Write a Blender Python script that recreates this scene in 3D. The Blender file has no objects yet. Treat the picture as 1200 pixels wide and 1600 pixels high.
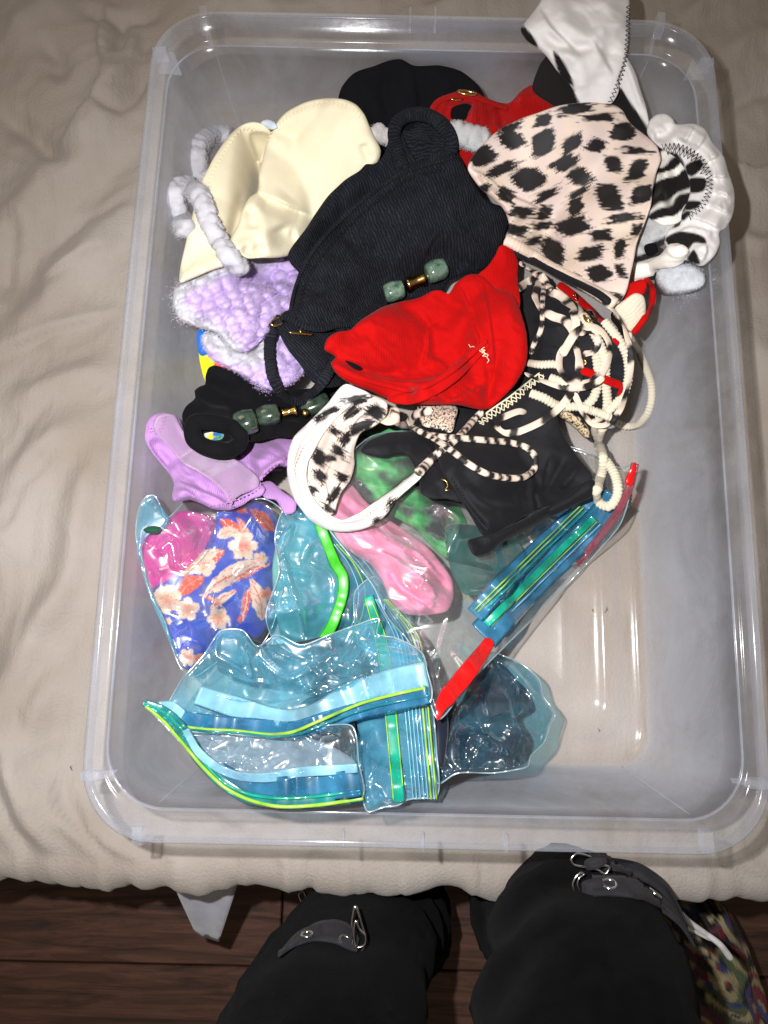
import bpy, bmesh, math, random
import numpy as np
from mathutils import Vector, geometry
from mathutils.bvhtree import BVHTree
random.seed(7)
rng = np.random.default_rng(7)
scene = bpy.context.scene
COL = scene.collection

# ------------------------------------------------------------------ camera
cam_d = bpy.data.cameras.new("camera")
cam = bpy.data.objects.new("camera", cam_d)
COL.objects.link(cam)
CAM = np.array([-0.03872860, -0.24275139, 0.80732362])
CROT = (0.19595149, -0.00385279, 0.02101971)
FPX = 1150.0
cam.location = CAM
cam.rotation_euler = CROT
cam_d.sensor_fit = 'VERTICAL'
cam_d.sensor_height = 24.0
cam_d.lens = FPX / 1600 * 24
cam_d.clip_start = 0.02
cam_d.clip_end = 50
scene.camera = cam

# ------------------------------------------------------------------ world and lamps
world = bpy.data.worlds.new("World")
scene.world = world
world.use_nodes = True
world.node_tree.nodes["Background"].inputs[0].default_value = (1.0, 0.86, 0.70, 1)
world.node_tree.nodes["Background"].inputs[1].default_value = 0.14
fl = bpy.data.lights.new("phone_flash", 'SPOT')
fl.energy = 43.0
fl.color = (0.985, 0.985, 1.0)
fl.shadow_soft_size = 0.0065
fl.spot_size = math.radians(120)
fl.spot_blend = 1.0
flo = bpy.data.objects.new("phone_flash", fl)
flo.location = (CAM[0] - 0.072, CAM[1] + 0.045, CAM[2] + 0.01)
flo.rotation_euler = (math.radians(5), 0, 0)
COL.objects.link(flo)
ro = bpy.data.lights.new("warm_fill_light", 'AREA')  # unseen warm area light, added for dim ambient fill and reflections
ro.energy = 4.5
ro.size = 0.6
ro.color = (1.0, 0.80, 0.60)
roo = bpy.data.objects.new("warm_fill_light", ro)
roo.location = (-0.9, 0.9, 2.0)
roo.rotation_euler = (Vector((-0.9, 0.9, 2.0)) - Vector((0, 0, 0))).to_track_quat('Z', 'Y').to_euler()
COL.objects.link(roo)
scene.view_settings.view_transform = 'Standard'
scene.view_settings.look = 'None'
scene.view_settings.exposure = 0.0
scene.render.engine = 'CYCLES'
cy = scene.cycles
cy.use_denoising = True
cy.transparent_max_bounces = 40
cy.max_bounces = 10
cy.caustics_reflective = False
cy.caustics_refractive = False
cy.sample_clamp_indirect = 3.0

# ------------------------------------------------------------------ photo pixel <-> place
def _rot(rx, ry, rz):
    cx, sx, cy_, sy, cz, sz = math.cos(rx), math.sin(rx), math.cos(ry), math.sin(ry), math.cos(rz), math.sin(rz)
    X = np.array([[1, 0, 0], [0, cx, -sx], [0, sx, cx]])
    Y = np.array([[cy_, 0, sy], [0, 1, 0], [-sy, 0, cy_]])
    Z = np.array([[cz, -sz, 0], [sz, cz, 0], [0, 0, 1]])
    return Z @ Y @ X
MROT = _rot(*CROT)
def unp(p, z):
    """points measured on the photograph -> x, y on the level z"""
    p = np.asarray(p, float)
    d = np.stack([(p[:, 0] - 600) / FPX, -(p[:, 1] - 800) / FPX, -np.ones(len(p))], 1) @ MROT.T
    t = (z - CAM[2]) / d[:, 2]
    return CAM[0] + d[:, 0] * t, CAM[1] + d[:, 1] * t
K = 0.0006        # metres per photo pixel at the pile
ZM = {'0': (0, 0, 1), 'A': (220, 120, 3), 'B': (400, 160, 2.72727), 'C': (700, 0, 2.5), 'D': (740, 380, 3.636),
      'E': (200, 560, 3.3333), 'F': (400, 560, 2.1428), 'G': (200, 760, 3.3333), 'H': (200, 940, 2.4),
      'I': (480, 700, 2.1428), 'J': (200, 1280, 2.0), 'K': (700, 1280, 2.4), 'M': (640, 0, 2.1428), 'L': (200, 0, 2.4)}
def Z(key, pts):
    a, b, s = ZM[key]
    p = np.asarray(pts, float).copy()
    p[:, 0] = a + p[:, 0] / s
    p[:, 1] = b + p[:, 1] / s
    return p

# ------------------------------------------------------------------ noise
_perm = np.random.default_rng(11).permutation(512)
_grad = np.random.default_rng(12).uniform(0, 2 * math.pi, 512)
def perlin(x, y, seed=0):
    x = np.asarray(x, float) + seed * 17.13; y = np.asarray(y, float) - seed * 9.71
    xi = np.floor(x).astype(int); yi = np.floor(y).astype(int)
    xf = x - xi; yf = y - yi
    u = xf * xf * xf * (xf * (xf * 6 - 15) + 10); v = yf * yf * yf * (yf * (yf * 6 - 15) + 10)
    def g(ix, iy, fx, fy):
        h = _grad[(_perm[(_perm[ix % 512] + iy) % 512] + seed) % 512]
        return np.cos(h) * fx + np.sin(h) * fy
    a = g(xi, yi, xf, yf); b = g(xi + 1, yi, xf - 1, yf)
    c = g(xi, yi + 1, xf, yf - 1); d = g(xi + 1, yi + 1, xf - 1, yf - 1)
    return (a + (b - a) * u + (c - a) * v + (a - b - c + d) * u * v) * 1.4
def fbm(x, y, seed=0, o=3):
    s = 0; a = 1; f = 1
    for i in range(o):
        s = s + a * perlin(x * f, y * f, seed + i); a *= .5; f *= 2.03
    return s
def ridge(x, y, seed=0):
    return 1 - 2 * np.abs(perlin(x, y, seed))
def worley(x, y, seed=0):
    """rounded cobble: 1 in the middle of a cell, 0 on the joints"""
    xi = np.floor(x).astype(int); yi = np.floor(y).astype(int)
    d1 = np.full(np.shape(x), 9.0); d2 = d1.copy()
    for i in (-1, 0, 1):
        for j in (-1, 0, 1):
            h = _perm[(_perm[(xi + i) % 512] + yi + j + seed) % 512]
            cx = xi + i + .5 + .38 * np.cos(_grad[h]); cyy = yi + j + .5 + .38 * np.sin(_grad[h] * 1.7)
            d = np.hypot(x - cx, y - cyy)
            n = np.minimum(d, d1); d2 = np.where(d < d1, d1, np.minimum(d2, d)); d1 = n
    return np.clip((d2 - d1) * 1.6, 0, 1) ** .6
def puffs(x, y, seed=0):
    """round soft lumps packed together: 1 on top of a lump"""
    xi = np.floor(x).astype(int); yi = np.floor(y).astype(int)
    d1 = np.full(np.shape(x), 9.0)
    for i in (-1, 0, 1):
        for j in (-1, 0, 1):
            h = _perm[(_perm[(xi + i) % 512] + yi + j + seed) % 512]
            cx = xi + i + .5 + .30 * np.cos(_grad[h]); cyy = yi + j + .5 + .30 * np.sin(_grad[h] * 1.7)
            d1 = np.minimum(d1, np.hypot(x - cx, y - cyy))
    return np.sqrt(np.clip(1 - (d1 / .80) ** 2, 0, 1))
def crumple(x, y, seed=0, scale=60.0):
    """film that has been crushed: flat facets meeting in crisp folds"""
    r = np.random.default_rng(seed + 100)
    wx = x + 22 * perlin(x / 90, y / 90, seed); wy = y + 22 * perlin(x / 90, y / 90, seed + 5)
    s = 0
    for i in range(7):
        a = r.uniform(0, math.pi); k = scale * r.uniform(.45, 1.7)
        t = (wx * math.cos(a) + wy * math.sin(a)) / k + r.uniform(0, 9)
        s = s + (np.abs(t - np.floor(t) - .5) * 2 - .5) * (k / scale) * np.clip(.55 + perlin(x / 70, y / 70, seed + 20 + i), 0, 1.3)
    return s

# ------------------------------------------------------------------ curves
def spline(pts, step=4.0, closed=False):
    p = np.asarray(pts, float)
    n = len(p); out = []
    rngi = range(n if closed else n - 1)
    for i in rngi:
        if closed:
            p0, p1, p2, p3 = p[i - 1], p[i], p[(i + 1) % n], p[(i + 2) % n]
        else:
            p0, p1, p2, p3 = p[max(i - 1, 0)], p[i], p[i + 1], p[min(i + 2, n - 1)]
        L = np.linalg.norm((p2 - p1)[:2]); m = max(1, int(round(L / step)))
        # centripetal-like tangents keep corners from overshooting
        l0 = np.linalg.norm((p1 - p0)[:2]) + 1e-6; l2 = np.linalg.norm((p3 - p2)[:2]) + 1e-6
        m1 = ((p1 - p0) / l0 * L + (p2 - p1)) * .5 if l0 > 1e-5 else (p2 - p1)
        m2 = ((p2 - p1) + (p3 - p2) / l2 * L) * .5 if l2 > 1e-5 else (p2 - p1)
        if not closed and i == 0: m1 = p2 - p1
        if not closed and i == n - 2: m2 = p2 - p1
        m1 = m1 * .85; m2 = m2 * .85
        for k in range(m):
            t = k / m; t2 = t * t; t3 = t2 * t
            out.append((2 * t3 - 3 * t2 + 1) * p1 + (t3 - 2 * t2 + t) * m1 + (-2 * t3 + 3 * t2) * p2 + (t3 - t2) * m2)
    if not closed: out.append(p[-1])
    return np.array(out)
def resample(p, step):
    d = np.r_[0, np.cumsum(np.linalg.norm(np.diff(p[:, :2], axis=0), axis=1))]
    n = max(3, int(d[-1] / step) + 1)
    t = np.linspace(0, d[-1], n)
    return np.stack([np.interp(t, d, p[:, k]) for k in range(p.shape[1])], 1)
def seg_dist(q, line, closed=False):
    """distance, signed side and progress (0..1) of points q to a polyline"""
    a = line if closed else line[:-1]
    b = np.roll(line, -1, 0) if closed else line[1:]
    best = np.full(len(q), 1e9); side = np.zeros(len(q)); prog = np.zeros(len(q))
    L = np.r_[0, np.cumsum(np.linalg.norm(b - a, axis=1))]
    for i in range(len(a)):
        d = b[i] - a[i]; l2 = d @ d + 1e-9
        w = q - a[i]
        t = np.clip((w @ d) / l2, 0, 1)
        e = w - t[:, None] * d
        dd = np.hypot(e[:, 0], e[:, 1])
        m = dd < best
        best[m] = dd[m]
        side[m] = np.sign(d[0] * w[m, 1] - d[1] * w[m, 0])
        prog[m] = (L[i] + t[m] * math.sqrt(l2)) / L[-1]
    return best, side, prog
def inside(q, poly):
    x, y = q[:, 0], q[:, 1]; r = np.zeros(len(q), bool)
    j = len(poly) - 1
    for i in range(len(poly)):
        xi, yi = poly[i]; xj, yj = poly[j]
        if yi != yj:
            c = ((yi > y) != (yj > y)) & (x < (xj - xi) * (y - yi) / (yj - yi) + xi)
            r ^= c
        j = i
    return r

# ------------------------------------------------------------------ height of what lies in the bin so far
GX0, GY0, GS = -0.40, -0.48, 0.002
GNX, GNY = 401, 481
gx = GX0 + GS * np.arange(GNX); gy = GY0 + GS * np.arange(GNY)
FHW, FHL, THW, THL = 0.240, 0.345, 0.268, 0.374
WZ = 0.160
_dx = np.clip((np.abs(gx)[:, None] - FHW) / (THW - FHW), 0, 1.0)
_dy = np.clip((np.abs(gy)[None, :] - FHL) / (THL - FHL), 0, 1.0)
H = 0.0065 + (WZ + .018 - .0065) * np.maximum(_dx, _dy)
HFLOOR = H.copy()
def blur(A, r):
    n = max(1, int(r / GS)); k = np.exp(-np.linspace(-2, 2, 2 * n + 1) ** 2 / 1.4); k /= k.sum()
    B = np.pad(A, ((n, n), (0, 0)), 'edge'); out = sum(k[i] * B[i:i + A.shape[0]] for i in range(2 * n + 1))
    B = np.pad(out, ((0, 0), (n, n)), 'edge')
    return sum(k[i] * B[:, i:i + A.shape[1]] for i in range(2 * n + 1))
def dilate(A, r):
    n = max(1, int(r / GS)); B = np.pad(A, n, 'edge'); out = A.copy()
    for i in range(2 * n + 1): out = np.maximum(out, B[i:i + A.shape[0], n:n + A.shape[1]])
    B = np.pad(out, n, 'edge'); o2 = out.copy()
    for i in range(2 * n + 1): o2 = np.maximum(o2, B[n:n + A.shape[0], i:i + A.shape[1]])
    return o2
def cone(A, slope=.85):
    B = A.copy()
    for st in (16, 8, 4, 2, 1, 1):
        for dx, dy in ((1, 0), (-1, 0), (0, 1), (0, -1), (1, 1), (-1, -1), (1, -1), (-1, 1)):
            a, b = dx * st, dy * st; dr = slope * GS * st * math.hypot(dx, dy)
            xs_ = slice(max(a, 0), GNX + min(a, 0)); ys_ = slice(max(b, 0), GNY + min(b, 0)); xo = slice(max(-a, 0), GNX + min(-a, 0)); yo = slice(max(-b, 0), GNY + min(-b, 0))
            B[xs_, ys_] = np.maximum(B[xs_, ys_], A[xo, yo] - dr)
        A = B.copy()
    return B
def samp(A, x, y):
    u = np.clip((x - GX0) / GS, 0, GNX - 1.001); v = np.clip((y - GY0) / GS, 0, GNY - 1.001)
    i = u.astype(int); j = v.astype(int); a = u - i; b = v - j
    return A[i, j] * (1 - a) * (1 - b) + A[i + 1, j] * a * (1 - b) + A[i, j + 1] * (1 - a) * b + A[i + 1, j + 1] * a * b
def stamp(x, y, z, r=1):
    i = np.round((x - GX0) / GS).astype(int); j = np.round((y - GY0) / GS).astype(int)
    for a in range(-r, r + 1):
        for b in range(-r, r + 1):
            if a * a + b * b > r * r + 1: continue
            ii = i + a; jj = j + b
            m = (ii >= 0) & (ii < GNX) & (jj >= 0) & (jj < GNY)
            np.maximum.at(H, (ii[m], jj[m]), z[m])
def mound(key, pts, h, fall=60):
    """what lies hidden below the visible clothes lifts them by h metres"""
    global MOUND
    poly = spline(Z(key, pts), 10, True)
    x, y = unp(poly, 0.05)
    poly = np.stack([x, y], 1)
    q = np.stack(np.meshgrid(gx, gy, indexing='ij'), -1).reshape(-1, 2)
    d, _, _ = seg_dist(q, poly, True)
    ins = inside(q, poly)
    f = np.where(ins, 1 - np.exp(-(d / (fall * K)) ** 1.3), 0).reshape(GNX, GNY)
    return h * f

# ------------------------------------------------------------------ materials
def lin(r, g, b, k=1.0):
    f = lambda c: ((c / 255 + .055) / 1.055) ** 2.4 if c > 10 else c / 255 / 12.92
    return (f(r) * k, f(g) * k, f(b) * k, 1)
def nt(name):
    m = bpy.data.materials.new(name); m.use_nodes = True
    t = m.node_tree; t.nodes.clear()
    o = t.nodes.new('ShaderNodeOutputMaterial')
    def N(kind, **kw):
        n = t.nodes.new('ShaderNode' + kind)
        for k, v in kw.items():
            if isinstance(v, (int, float, tuple, str, bool)) and hasattr(n, k) and k not in n.inputs: setattr(n, k, v)
            else: n.inputs[k].default_value = v
        return n
    return m, t, o, N, t.links.new
def fabric(name, col, rough=.85, sheen=.25, tex='weave', scale=900, bump=.25, attr=False, spec=.25, var=.12, coat=0, metal=0, trans=0, ribc=0.0):
    m, t, o, N, L = nt(name)
    p = N('BsdfPrincipled')
    p.inputs['Roughness'].default_value = rough
    p.inputs['Specular IOR Level'].default_value = spec
    p.inputs['Sheen Weight'].default_value = sheen
    p.inputs['Sheen Roughness'].default_value = .4
    p.inputs['Metallic'].default_value = metal
    p.inputs['Coat Weight'].default_value = coat
    p.inputs['Coat Roughness'].default_value = .08
    uv = N('UVMap'); uv.uv_map = 'uv'
    n1 = N('TexNoise'); n1.inputs['Scale'].default_value = 55; n1.inputs['Detail'].default_value = 5
    L(uv.outputs[0], n1.inputs['Vector'])
    mr = N('MapRange'); mr.inputs[3].default_value = 1 - var; mr.inputs[4].default_value = 1 + var
    mr.inputs[1].default_value = .3; mr.inputs[2].default_value = .7
    L(n1.outputs[0], mr.inputs[0])
    mx = N('VectorMath', operation='SCALE')
    if attr:
        a = N('Attribute', attribute_name='tint'); L(a.outputs['Color'], mx.inputs[0])
    else:
        c = N('RGB'); c.outputs[0].default_value = col; L(c.outputs[0], mx.inputs[0])
    L(mr.outputs[0], mx.inputs['Scale'])
    L(mx.outputs[0], p.inputs['Base Color'])
    h = None
    if tex == 'weave':
        w1 = N('TexWave'); w1.bands_direction = 'X'; w1.inputs['Scale'].default_value = scale / 6.28; w1.inputs['Distortion'].default_value = 1.5
        w2 = N('TexWave'); w2.bands_direction = 'Y'; w2.inputs['Scale'].default_value = scale / 6.28; w2.inputs['Distortion'].default_value = 1.5
        L(uv.outputs[0], w1.inputs[0]); L(uv.outputs[0], w2.inputs[0])
        ad = N('Math', operation='ADD'); L(w1.outputs['Fac'], ad.inputs[0]); L(w2.outputs['Fac'], ad.inputs[1]); h = ad.outputs[0]
    elif tex == 'rib':       # crinkled ribs running across u
        mp = N('Mapping'); L(uv.outputs[0], mp.inputs[0])
        w1 = N('TexWave'); w1.bands_direction = 'X'; w1.inputs['Scale'].default_value = scale / 6.28
        w1.inputs['Distortion'].default_value = 5.0; w1.inputs['Detail'].default_value = 2; w1.inputs['Detail Scale'].default_value = 1.6
        L(mp.outputs[0], w1.inputs[0])
        mr2 = N('Math', operation='MULTIPLY'); mr2.inputs[1].default_value = 1
        L(w1.outputs['Fac'], mr2.inputs[0]); h = mr2.outputs[0]
        rc = N('MapRange'); rc.inputs[3].default_value = 1 - ribc; rc.inputs[4].default_value = 1 + ribc; L(w1.outputs['Fac'], rc.inputs[0])
        mx2 = N('VectorMath', operation='SCALE'); L(mx.outputs[0], mx2.inputs[0]); L(rc.outputs[0], mx2.inputs['Scale']); L(mx2.outputs[0], p.inputs['Base Color'])
    elif tex == 'fuzz':
        w1 = N('TexNoise'); w1.inputs['Scale'].default_value = scale; w1.inputs['Detail'].default_value = 6; w1.inputs['Roughness'].default_value = .7
        L(uv.outputs[0], w1.inputs['Vector']); h = w1.outputs[0]
    if h is not None:
        b = N('Bump'); b.inputs['Strength'].default_value = bump; b.inputs['Distance'].default_value = .0012
        L(h, b.inputs['Height']); L(b.outputs[0], p.inputs['Normal'])
    if trans:
        tl = N('BsdfTranslucent'); L(mx.outputs[0], tl.inputs[0]); ms = N('MixShader'); ms.inputs[0].default_value = trans
        L(p.outputs[0], ms.inputs[1]); L(tl.outputs[0], ms.inputs[2]); L(ms.outputs[0], o.inputs[0])
    else:
        L(p.outputs[0], o.inputs[0])
    return m
def film(name, tint, haze=.12, hazecol=(.55, .62, .66, 1), gloss=.10, rough=.10):
    m, t, o, N, L = nt(name)
    tr = N('BsdfTransparent'); tr.inputs[0].default_value = tint
    gl = N('BsdfGlossy'); gl.inputs['Roughness'].default_value = rough; gl.inputs[0].default_value = (1, 1, 1, 1)
    df = N('BsdfDiffuse'); df.inputs[0].default_value = hazecol
    tc = N('TexCoord'); nz = N('TexNoise'); nz.inputs['Scale'].default_value = 28; nz.inputs['Detail'].default_value = 4
    L(tc.outputs['Object'], nz.inputs['Vector'])
    mr = N('MapRange'); mr.inputs[1].default_value = .35; mr.inputs[2].default_value = .7
    mr.inputs[3].default_value = haze * .4; mr.inputs[4].default_value = haze * 1.7
    L(nz.outputs[0], mr.inputs[0])
    lw = N('LayerWeight'); lw.inputs[0].default_value = .30
    lw2 = N('LayerWeight'); lw2.inputs[0].default_value = .5
    ad = N('Math', operation='MULTIPLY_ADD'); L(lw.outputs['Facing'], ad.inputs[0]); ad.inputs[1].default_value = haze * 1.2; L(mr.outputs[0], ad.inputs[2])
    m1 = N('MixShader'); L(ad.outputs[0], m1.inputs[0]); L(tr.outputs[0], m1.inputs[1]); L(df.outputs[0], m1.inputs[2])
    p5 = N('Math', operation='POWER'); L(lw2.outputs['Facing'], p5.inputs[0]); p5.inputs[1].default_value = 4.0
    fr = N('Math', operation='MULTIPLY_ADD'); L(p5.outputs[0], fr.inputs[0]); fr.inputs[1].default_value = .55; fr.inputs[2].default_value = gloss
    n2 = N('TexNoise'); n2.inputs['Scale'].default_value = 13; n2.inputs['Detail'].default_value = 2; n2.inputs['Roughness'].default_value = .5; n2.inputs['Distortion'].default_value = .4; n2.noise_type = 'RIDGED_MULTIFRACTAL'; n2.normalize = True
    L(tc.outputs['Object'], n2.inputs['Vector'])
    n2.noise_type = 'FBM'; n2.inputs['Scale'].default_value = 45
    b = N('Bump'); b.inputs['Strength'].default_value = .03; b.inputs['Distance'].default_value = .004
    L(n2.outputs[0], b.inputs['Height']); L(b.outputs[0], gl.inputs['Normal'])
    m2 = N('MixShader'); L(fr.outputs[0], m2.inputs[0]); L(m1.outputs[0], m2.inputs[1]); L(gl.outputs[0], m2.inputs[2])
    g2 = N('BsdfGlossy'); g2.inputs['Roughness'].default_value = .40
    m3 = N('MixShader'); m3.inputs[0].default_value = gloss * .55
    L(m2.outputs[0], m3.inputs[1]); L(g2.outputs[0], m3.inputs[2]); L(m3.outputs[0], o.inputs[0])
    return m
def solid(name, col, rough=.4, metal=0, spec=.5, emis=0, alpha=None, bump=0, bscale=200, coat=0):
    m, t, o, N, L = nt(name)
    p = N('BsdfPrincipled')
    p.inputs['Base Color'].default_value = col; p.inputs['Roughness'].default_value = rough
    p.inputs['Metallic'].default_value = metal; p.inputs['Specular IOR Level'].default_value = spec
    p.inputs['Coat Weight'].default_value = coat
    tc = N('TexCoord'); n = N('TexNoise'); n.inputs['Scale'].default_value = bscale; n.inputs['Detail'].default_value = 5
    L(tc.outputs['Object'], n.inputs['Vector'])
    mr = N('MapRange'); mr.inputs[3].default_value = .75; mr.inputs[4].default_value = 1.25; L(n.outputs[0], mr.inputs[0])
    mx = N('VectorMath', operation='SCALE'); mx.inputs[0].default_value = col[:3]; L(mr.outputs[0], mx.inputs['Scale']); L(mx.outputs[0], p.inputs['Base Color'])
    if bump:
        b = N('Bump'); b.inputs['Strength'].default_value = bump; b.inputs['Distance'].default_value = .001
        L(n.outputs[0], b.inputs['Height']); L(b.outputs[0], p.inputs['Normal'])
    if alpha is not None:
        tr = N('BsdfTransparent'); tr.inputs[0].default_value = (min(1, col[0] * 3 + .2), min(1, col[1] * 3 + .2), min(1, col[2] * 3 + .2), 1)
        ms = N('MixShader'); ms.inputs[0].default_value = alpha; L(tr.outputs[0], ms.inputs[1]); L(p.outputs[0], ms.inputs[2]); L(ms.outputs[0], o.inputs[0])
    else: L(p.outputs[0], o.inputs[0])
    return m

# ------------------------------------------------------------------ objects
def thing(name, label, cat, loc=(0, 0, 0), group=None):
    o = bpy.data.objects.new(name, None); COL.objects.link(o)
    o.empty_display_size = .02
    o.location = loc; o['label'] = label; o['category'] = cat
    if group: o['group'] = group
    return o
def mesh(name, v, f, m, parent=None, tint=None, uv=None, smooth=True, kind=None, label=None):
    """v in world coordinates; the object keeps its origin at its parent's or at the middle of its own base"""
    v = np.asarray(v, float)
    if parent is not None: org = np.array(parent.location) if parent.parent is None else np.array(parent.location) + np.array(parent.parent.location)
    else: org = np.array([v[:, 0].mean(), v[:, 1].mean(), v[:, 2].min()])
    me = bpy.data.meshes.new(name)
    me.from_pydata((v - org).tolist(), [], [tuple(int(i) for i in q) for q in f])
    if smooth: me.polygons.foreach_set('use_smooth', np.ones(len(me.polygons), bool))
    if tint is not None:
        a = me.color_attributes.new('tint', 'FLOAT_COLOR', 'POINT')
        c = np.ones((len(v), 4)); c[:, :3] = tint[:, :3]
        a.data.foreach_set('color', c.ravel())
    if uv is not None:
        l = me.uv_layers.new(name='uv')
        vi = np.zeros(len(me.loops), int); me.loops.foreach_get('vertex_index', vi)
        l.data.foreach_set('uv', np.asarray(uv)[vi].ravel())
    me.materials.append(m)
    me.update()
    o = bpy.data.objects.new(name, me); COL.objects.link(o)
    if parent is not None: o.parent = parent
    else: o.location = org
    if kind: o['kind'] = kind
    if label: o['label'] = label
    return o
def tag(o, label, cat, group=None):
    o['label'] = label; o['category'] = cat
    if group: o['group'] = group
    return o

FOLDK = 1.35
def cloth(name, key, out, m, parent=None, puff=14, edge=16, settle=.010, folds=(), wr=(0, 40, 0, 2.5), colf=None, s=4.0,
          t=3, uvdir=0, film_=False, holes=(), bumpf=None, lift=0.0, sharp=False, seed=0, maxdrop=.03, label=None, ground=False, zc=None, dome=False):
    """A piece of cloth or film draped over what already lies in the bin: its outline, its folds (pts, width, height, kind) and its
    wrinkles are given in photo pixels, its height comes from what is under it."""
    poly = Z(key, out)
    poly = np.vstack([poly]) if sharp else spline(poly, 5, True)
    if sharp: poly = resample(np.vstack([poly, poly[:1]]), 5)[:-1]
    if not sharp:    # a slightly irregular edge
        ii = np.arange(len(poly)); poly = poly + np.stack([perlin(ii / 7, ii * 0 + seed, 3), perlin(ii / 7, ii * 0 + seed, 4)], 1) * 1.0
    hol = [spline(Z(key, h), 5, True) for h in holes]
    lo, hi = poly.min(0), poly.max(0)
    X, Y = np.meshgrid(np.arange(lo[0], hi[0], s), np.arange(lo[1], hi[1], s * .87))
    X = X + (np.arange(X.shape[0]) % 2)[:, None] * s * .5
    q = np.stack([X.ravel(), Y.ravel()], 1)
    q = q[inside(q, poly)]
    def dist(q):
        d = seg_dist(q, poly, True)[0]
        for h in hol: d = np.minimum(d, seg_dist(q, h, True)[0])
        return d
    for h in hol: q = q[~inside(q, h)]
    d = dist(q); q = q[d > 2.6]
    # an inset ring makes the rounded edge
    def inset(pl, r, sgn):
        tg = np.roll(pl, -1, 0) - np.roll(pl, 1, 0); tg /= np.linalg.norm(tg, axis=1)[:, None] + 1e-9
        nn = np.stack([-tg[:, 1], tg[:, 0]], 1)
        ar = .5 * np.sum(pl[:, 0] * np.roll(pl[:, 1], -1) - np.roll(pl[:, 0], -1) * pl[:, 1])
        if ar < 0: nn = -nn
        return pl + nn * r * sgn
    ring = [inset(poly, 1.3, 1)] + [inset(h, 1.3, -1) for h in hol]
    rq = np.vstack(ring); ok = inside(rq, poly)
    for h in hol: ok &= ~inside(rq, h)
    dr = dist(rq); ok &= (dr > 1.0)
    bound = [poly] + hol
    allp = np.vstack(bound + [rq[ok], q])
    edges = []; b0 = 0
    for bp in bound:
        n = len(bp); edges += [(b0 + i, b0 + (i + 1) % n) for i in range(n)]; b0 += n
    vo, eo, fo, *_ = geometry.delaunay_2d_cdt([Vector(p) for p in allp], edges, [], 1 if not hol else 1, 1e-4)
    pp = np.array([(v.x, v.y) for v in vo])
    fo = [f for f in fo if len(f) == 3]
    if hol:
        cen = pp[np.array(fo)].mean(1)
        keep = inside(cen, poly)
        for h in hol: keep &= ~inside(cen, h)
        fo = [f for f, k in zip(fo, keep) if k]
    fa = np.array(fo)
    a = pp[fa]; ar = (a[:, 1, 0] - a[:, 0, 0]) * (a[:, 2, 1] - a[:, 0, 1]) - (a[:, 1, 1] - a[:, 0, 1]) * (a[:, 2, 0] - a[:, 0, 0])
    fa = np.where((ar > 0)[:, None], fa[:, ::-1], fa)      # image y points down
    d = dist(pp)
    dm = max(d.max(), 1)
    body = np.sin(np.pi / 2 * np.clip(d / dm, 0, 1)) ** .75 if dome else 1 - np.exp(-(d / edge) ** 1.15)
    prof = puff * body + t * np.sqrt(1 - (1 - np.minimum(d / max(t, .1), 1)) ** 2)
    fade = np.clip(d / 10, 0, 1)
    base = blur(cone(dilate(H, settle * .6)), settle)
    x_, y_ = unp(pp, .09); hgt = float(np.percentile(samp(base, x_, y_), 60))
    prof = (prof - 0) * 1.0
    cut = float(np.clip((.165 - hgt) / .11, .30, 1))     # higher up in the pile things lie flatter
    prof = puff * body * cut + (prof - puff * body)
    for fd in folds:
        pts, w, amp = fd[0], fd[1], fd[2] * FOLDK; kind = fd[3] if len(fd) > 3 else 0
        ln = spline(Z(key, pts), 8)
        dd, sd, pr = seg_dist(pp, ln)
        ends = np.clip(np.minimum(pr, 1 - pr) * 5, 0, 1) if kind < 2 else 1
        ends = np.where((pr <= 0) | (pr >= 1), 0 if kind < 2 else 1, ends)
        ff = np.clip(d / 6, 0, 1)
        if kind == 0 or kind == 2: prof = prof + amp * np.exp(-(dd / w) ** 2) * ends * ff
        else:        # one layer lies on another: a steep side and a long soft side
            u = dd * sd
            prof = prof + amp * np.where(u > 0, np.exp(-(u / (w * 2.2)) ** 1.5), np.exp(-(u / (w * .22)) ** 2)) * ends * ff
    amp, sc, dr_, an = wr
    if amp:
        ca, sa = math.cos(math.radians(dr_)), math.sin(math.radians(dr_))
        u = pp[:, 0] * ca + pp[:, 1] * sa; v = -pp[:, 0] * sa + pp[:, 1] * ca
        wu = u + 12 * perlin(u / 60, v / 60, seed + 1); wv = v + 12 * perlin(u / 60, v / 60, seed + 2)
        prof = prof + amp * fade * (ridge(wu / (sc * an), wv / sc, seed + 3) * .7 + .4 * ridge(wu / (sc * an) * 2.1, wv / sc * 2.1, seed + 7))
    if bumpf is not None: prof = prof + bumpf(pp) * np.clip(d / 4, 0, 1)
    if zc is None: z = np.full(len(pp), .08)
    else: z = np.full(len(pp), zc)
    for _ in range(22):
        x, y = unp(pp, z)
        zn = samp(base, x, y) + lift + prof * K
        z = z * .5 + zn * .5
    x, y = unp(pp, z)
    top = np.stack([x, y, z], 1)
    ca, sa = math.cos(math.radians(uvdir)), math.sin(math.radians(uvdir))
    uv = np.stack([(x * ca + y * sa), (-x * sa + y * ca)], 1)
    tint = colf(pp) if colf is not None else None
    n = len(pp)
    if film_:
        under = np.stack([x, y, np.minimum(samp(HFLOOR, x, y) + .0010, z - .0008)], 1)
        stamp(x, y, z)
        fr = mesh('front_film', top, fa, m, parent, tint, uv)
        return fr, under, fa, pp
    hb = samp(HFLOOR if ground else H, x, y)
    if ground: maxdrop = .2
    zb = np.maximum(np.minimum(hb + .0006, z - .0025), z - maxdrop)
    xb, yb = unp(pp, zb)
    drop = (z - zb); cx_m, cy_m = x.mean(), y.mean(); sh = np.clip(drop * 2.2, 0, .16)
    bot = np.stack([xb + (cx_m - xb) * sh, yb + (cy_m - yb) * sh, zb], 1)
    # edge skirt
    e = {}
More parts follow.
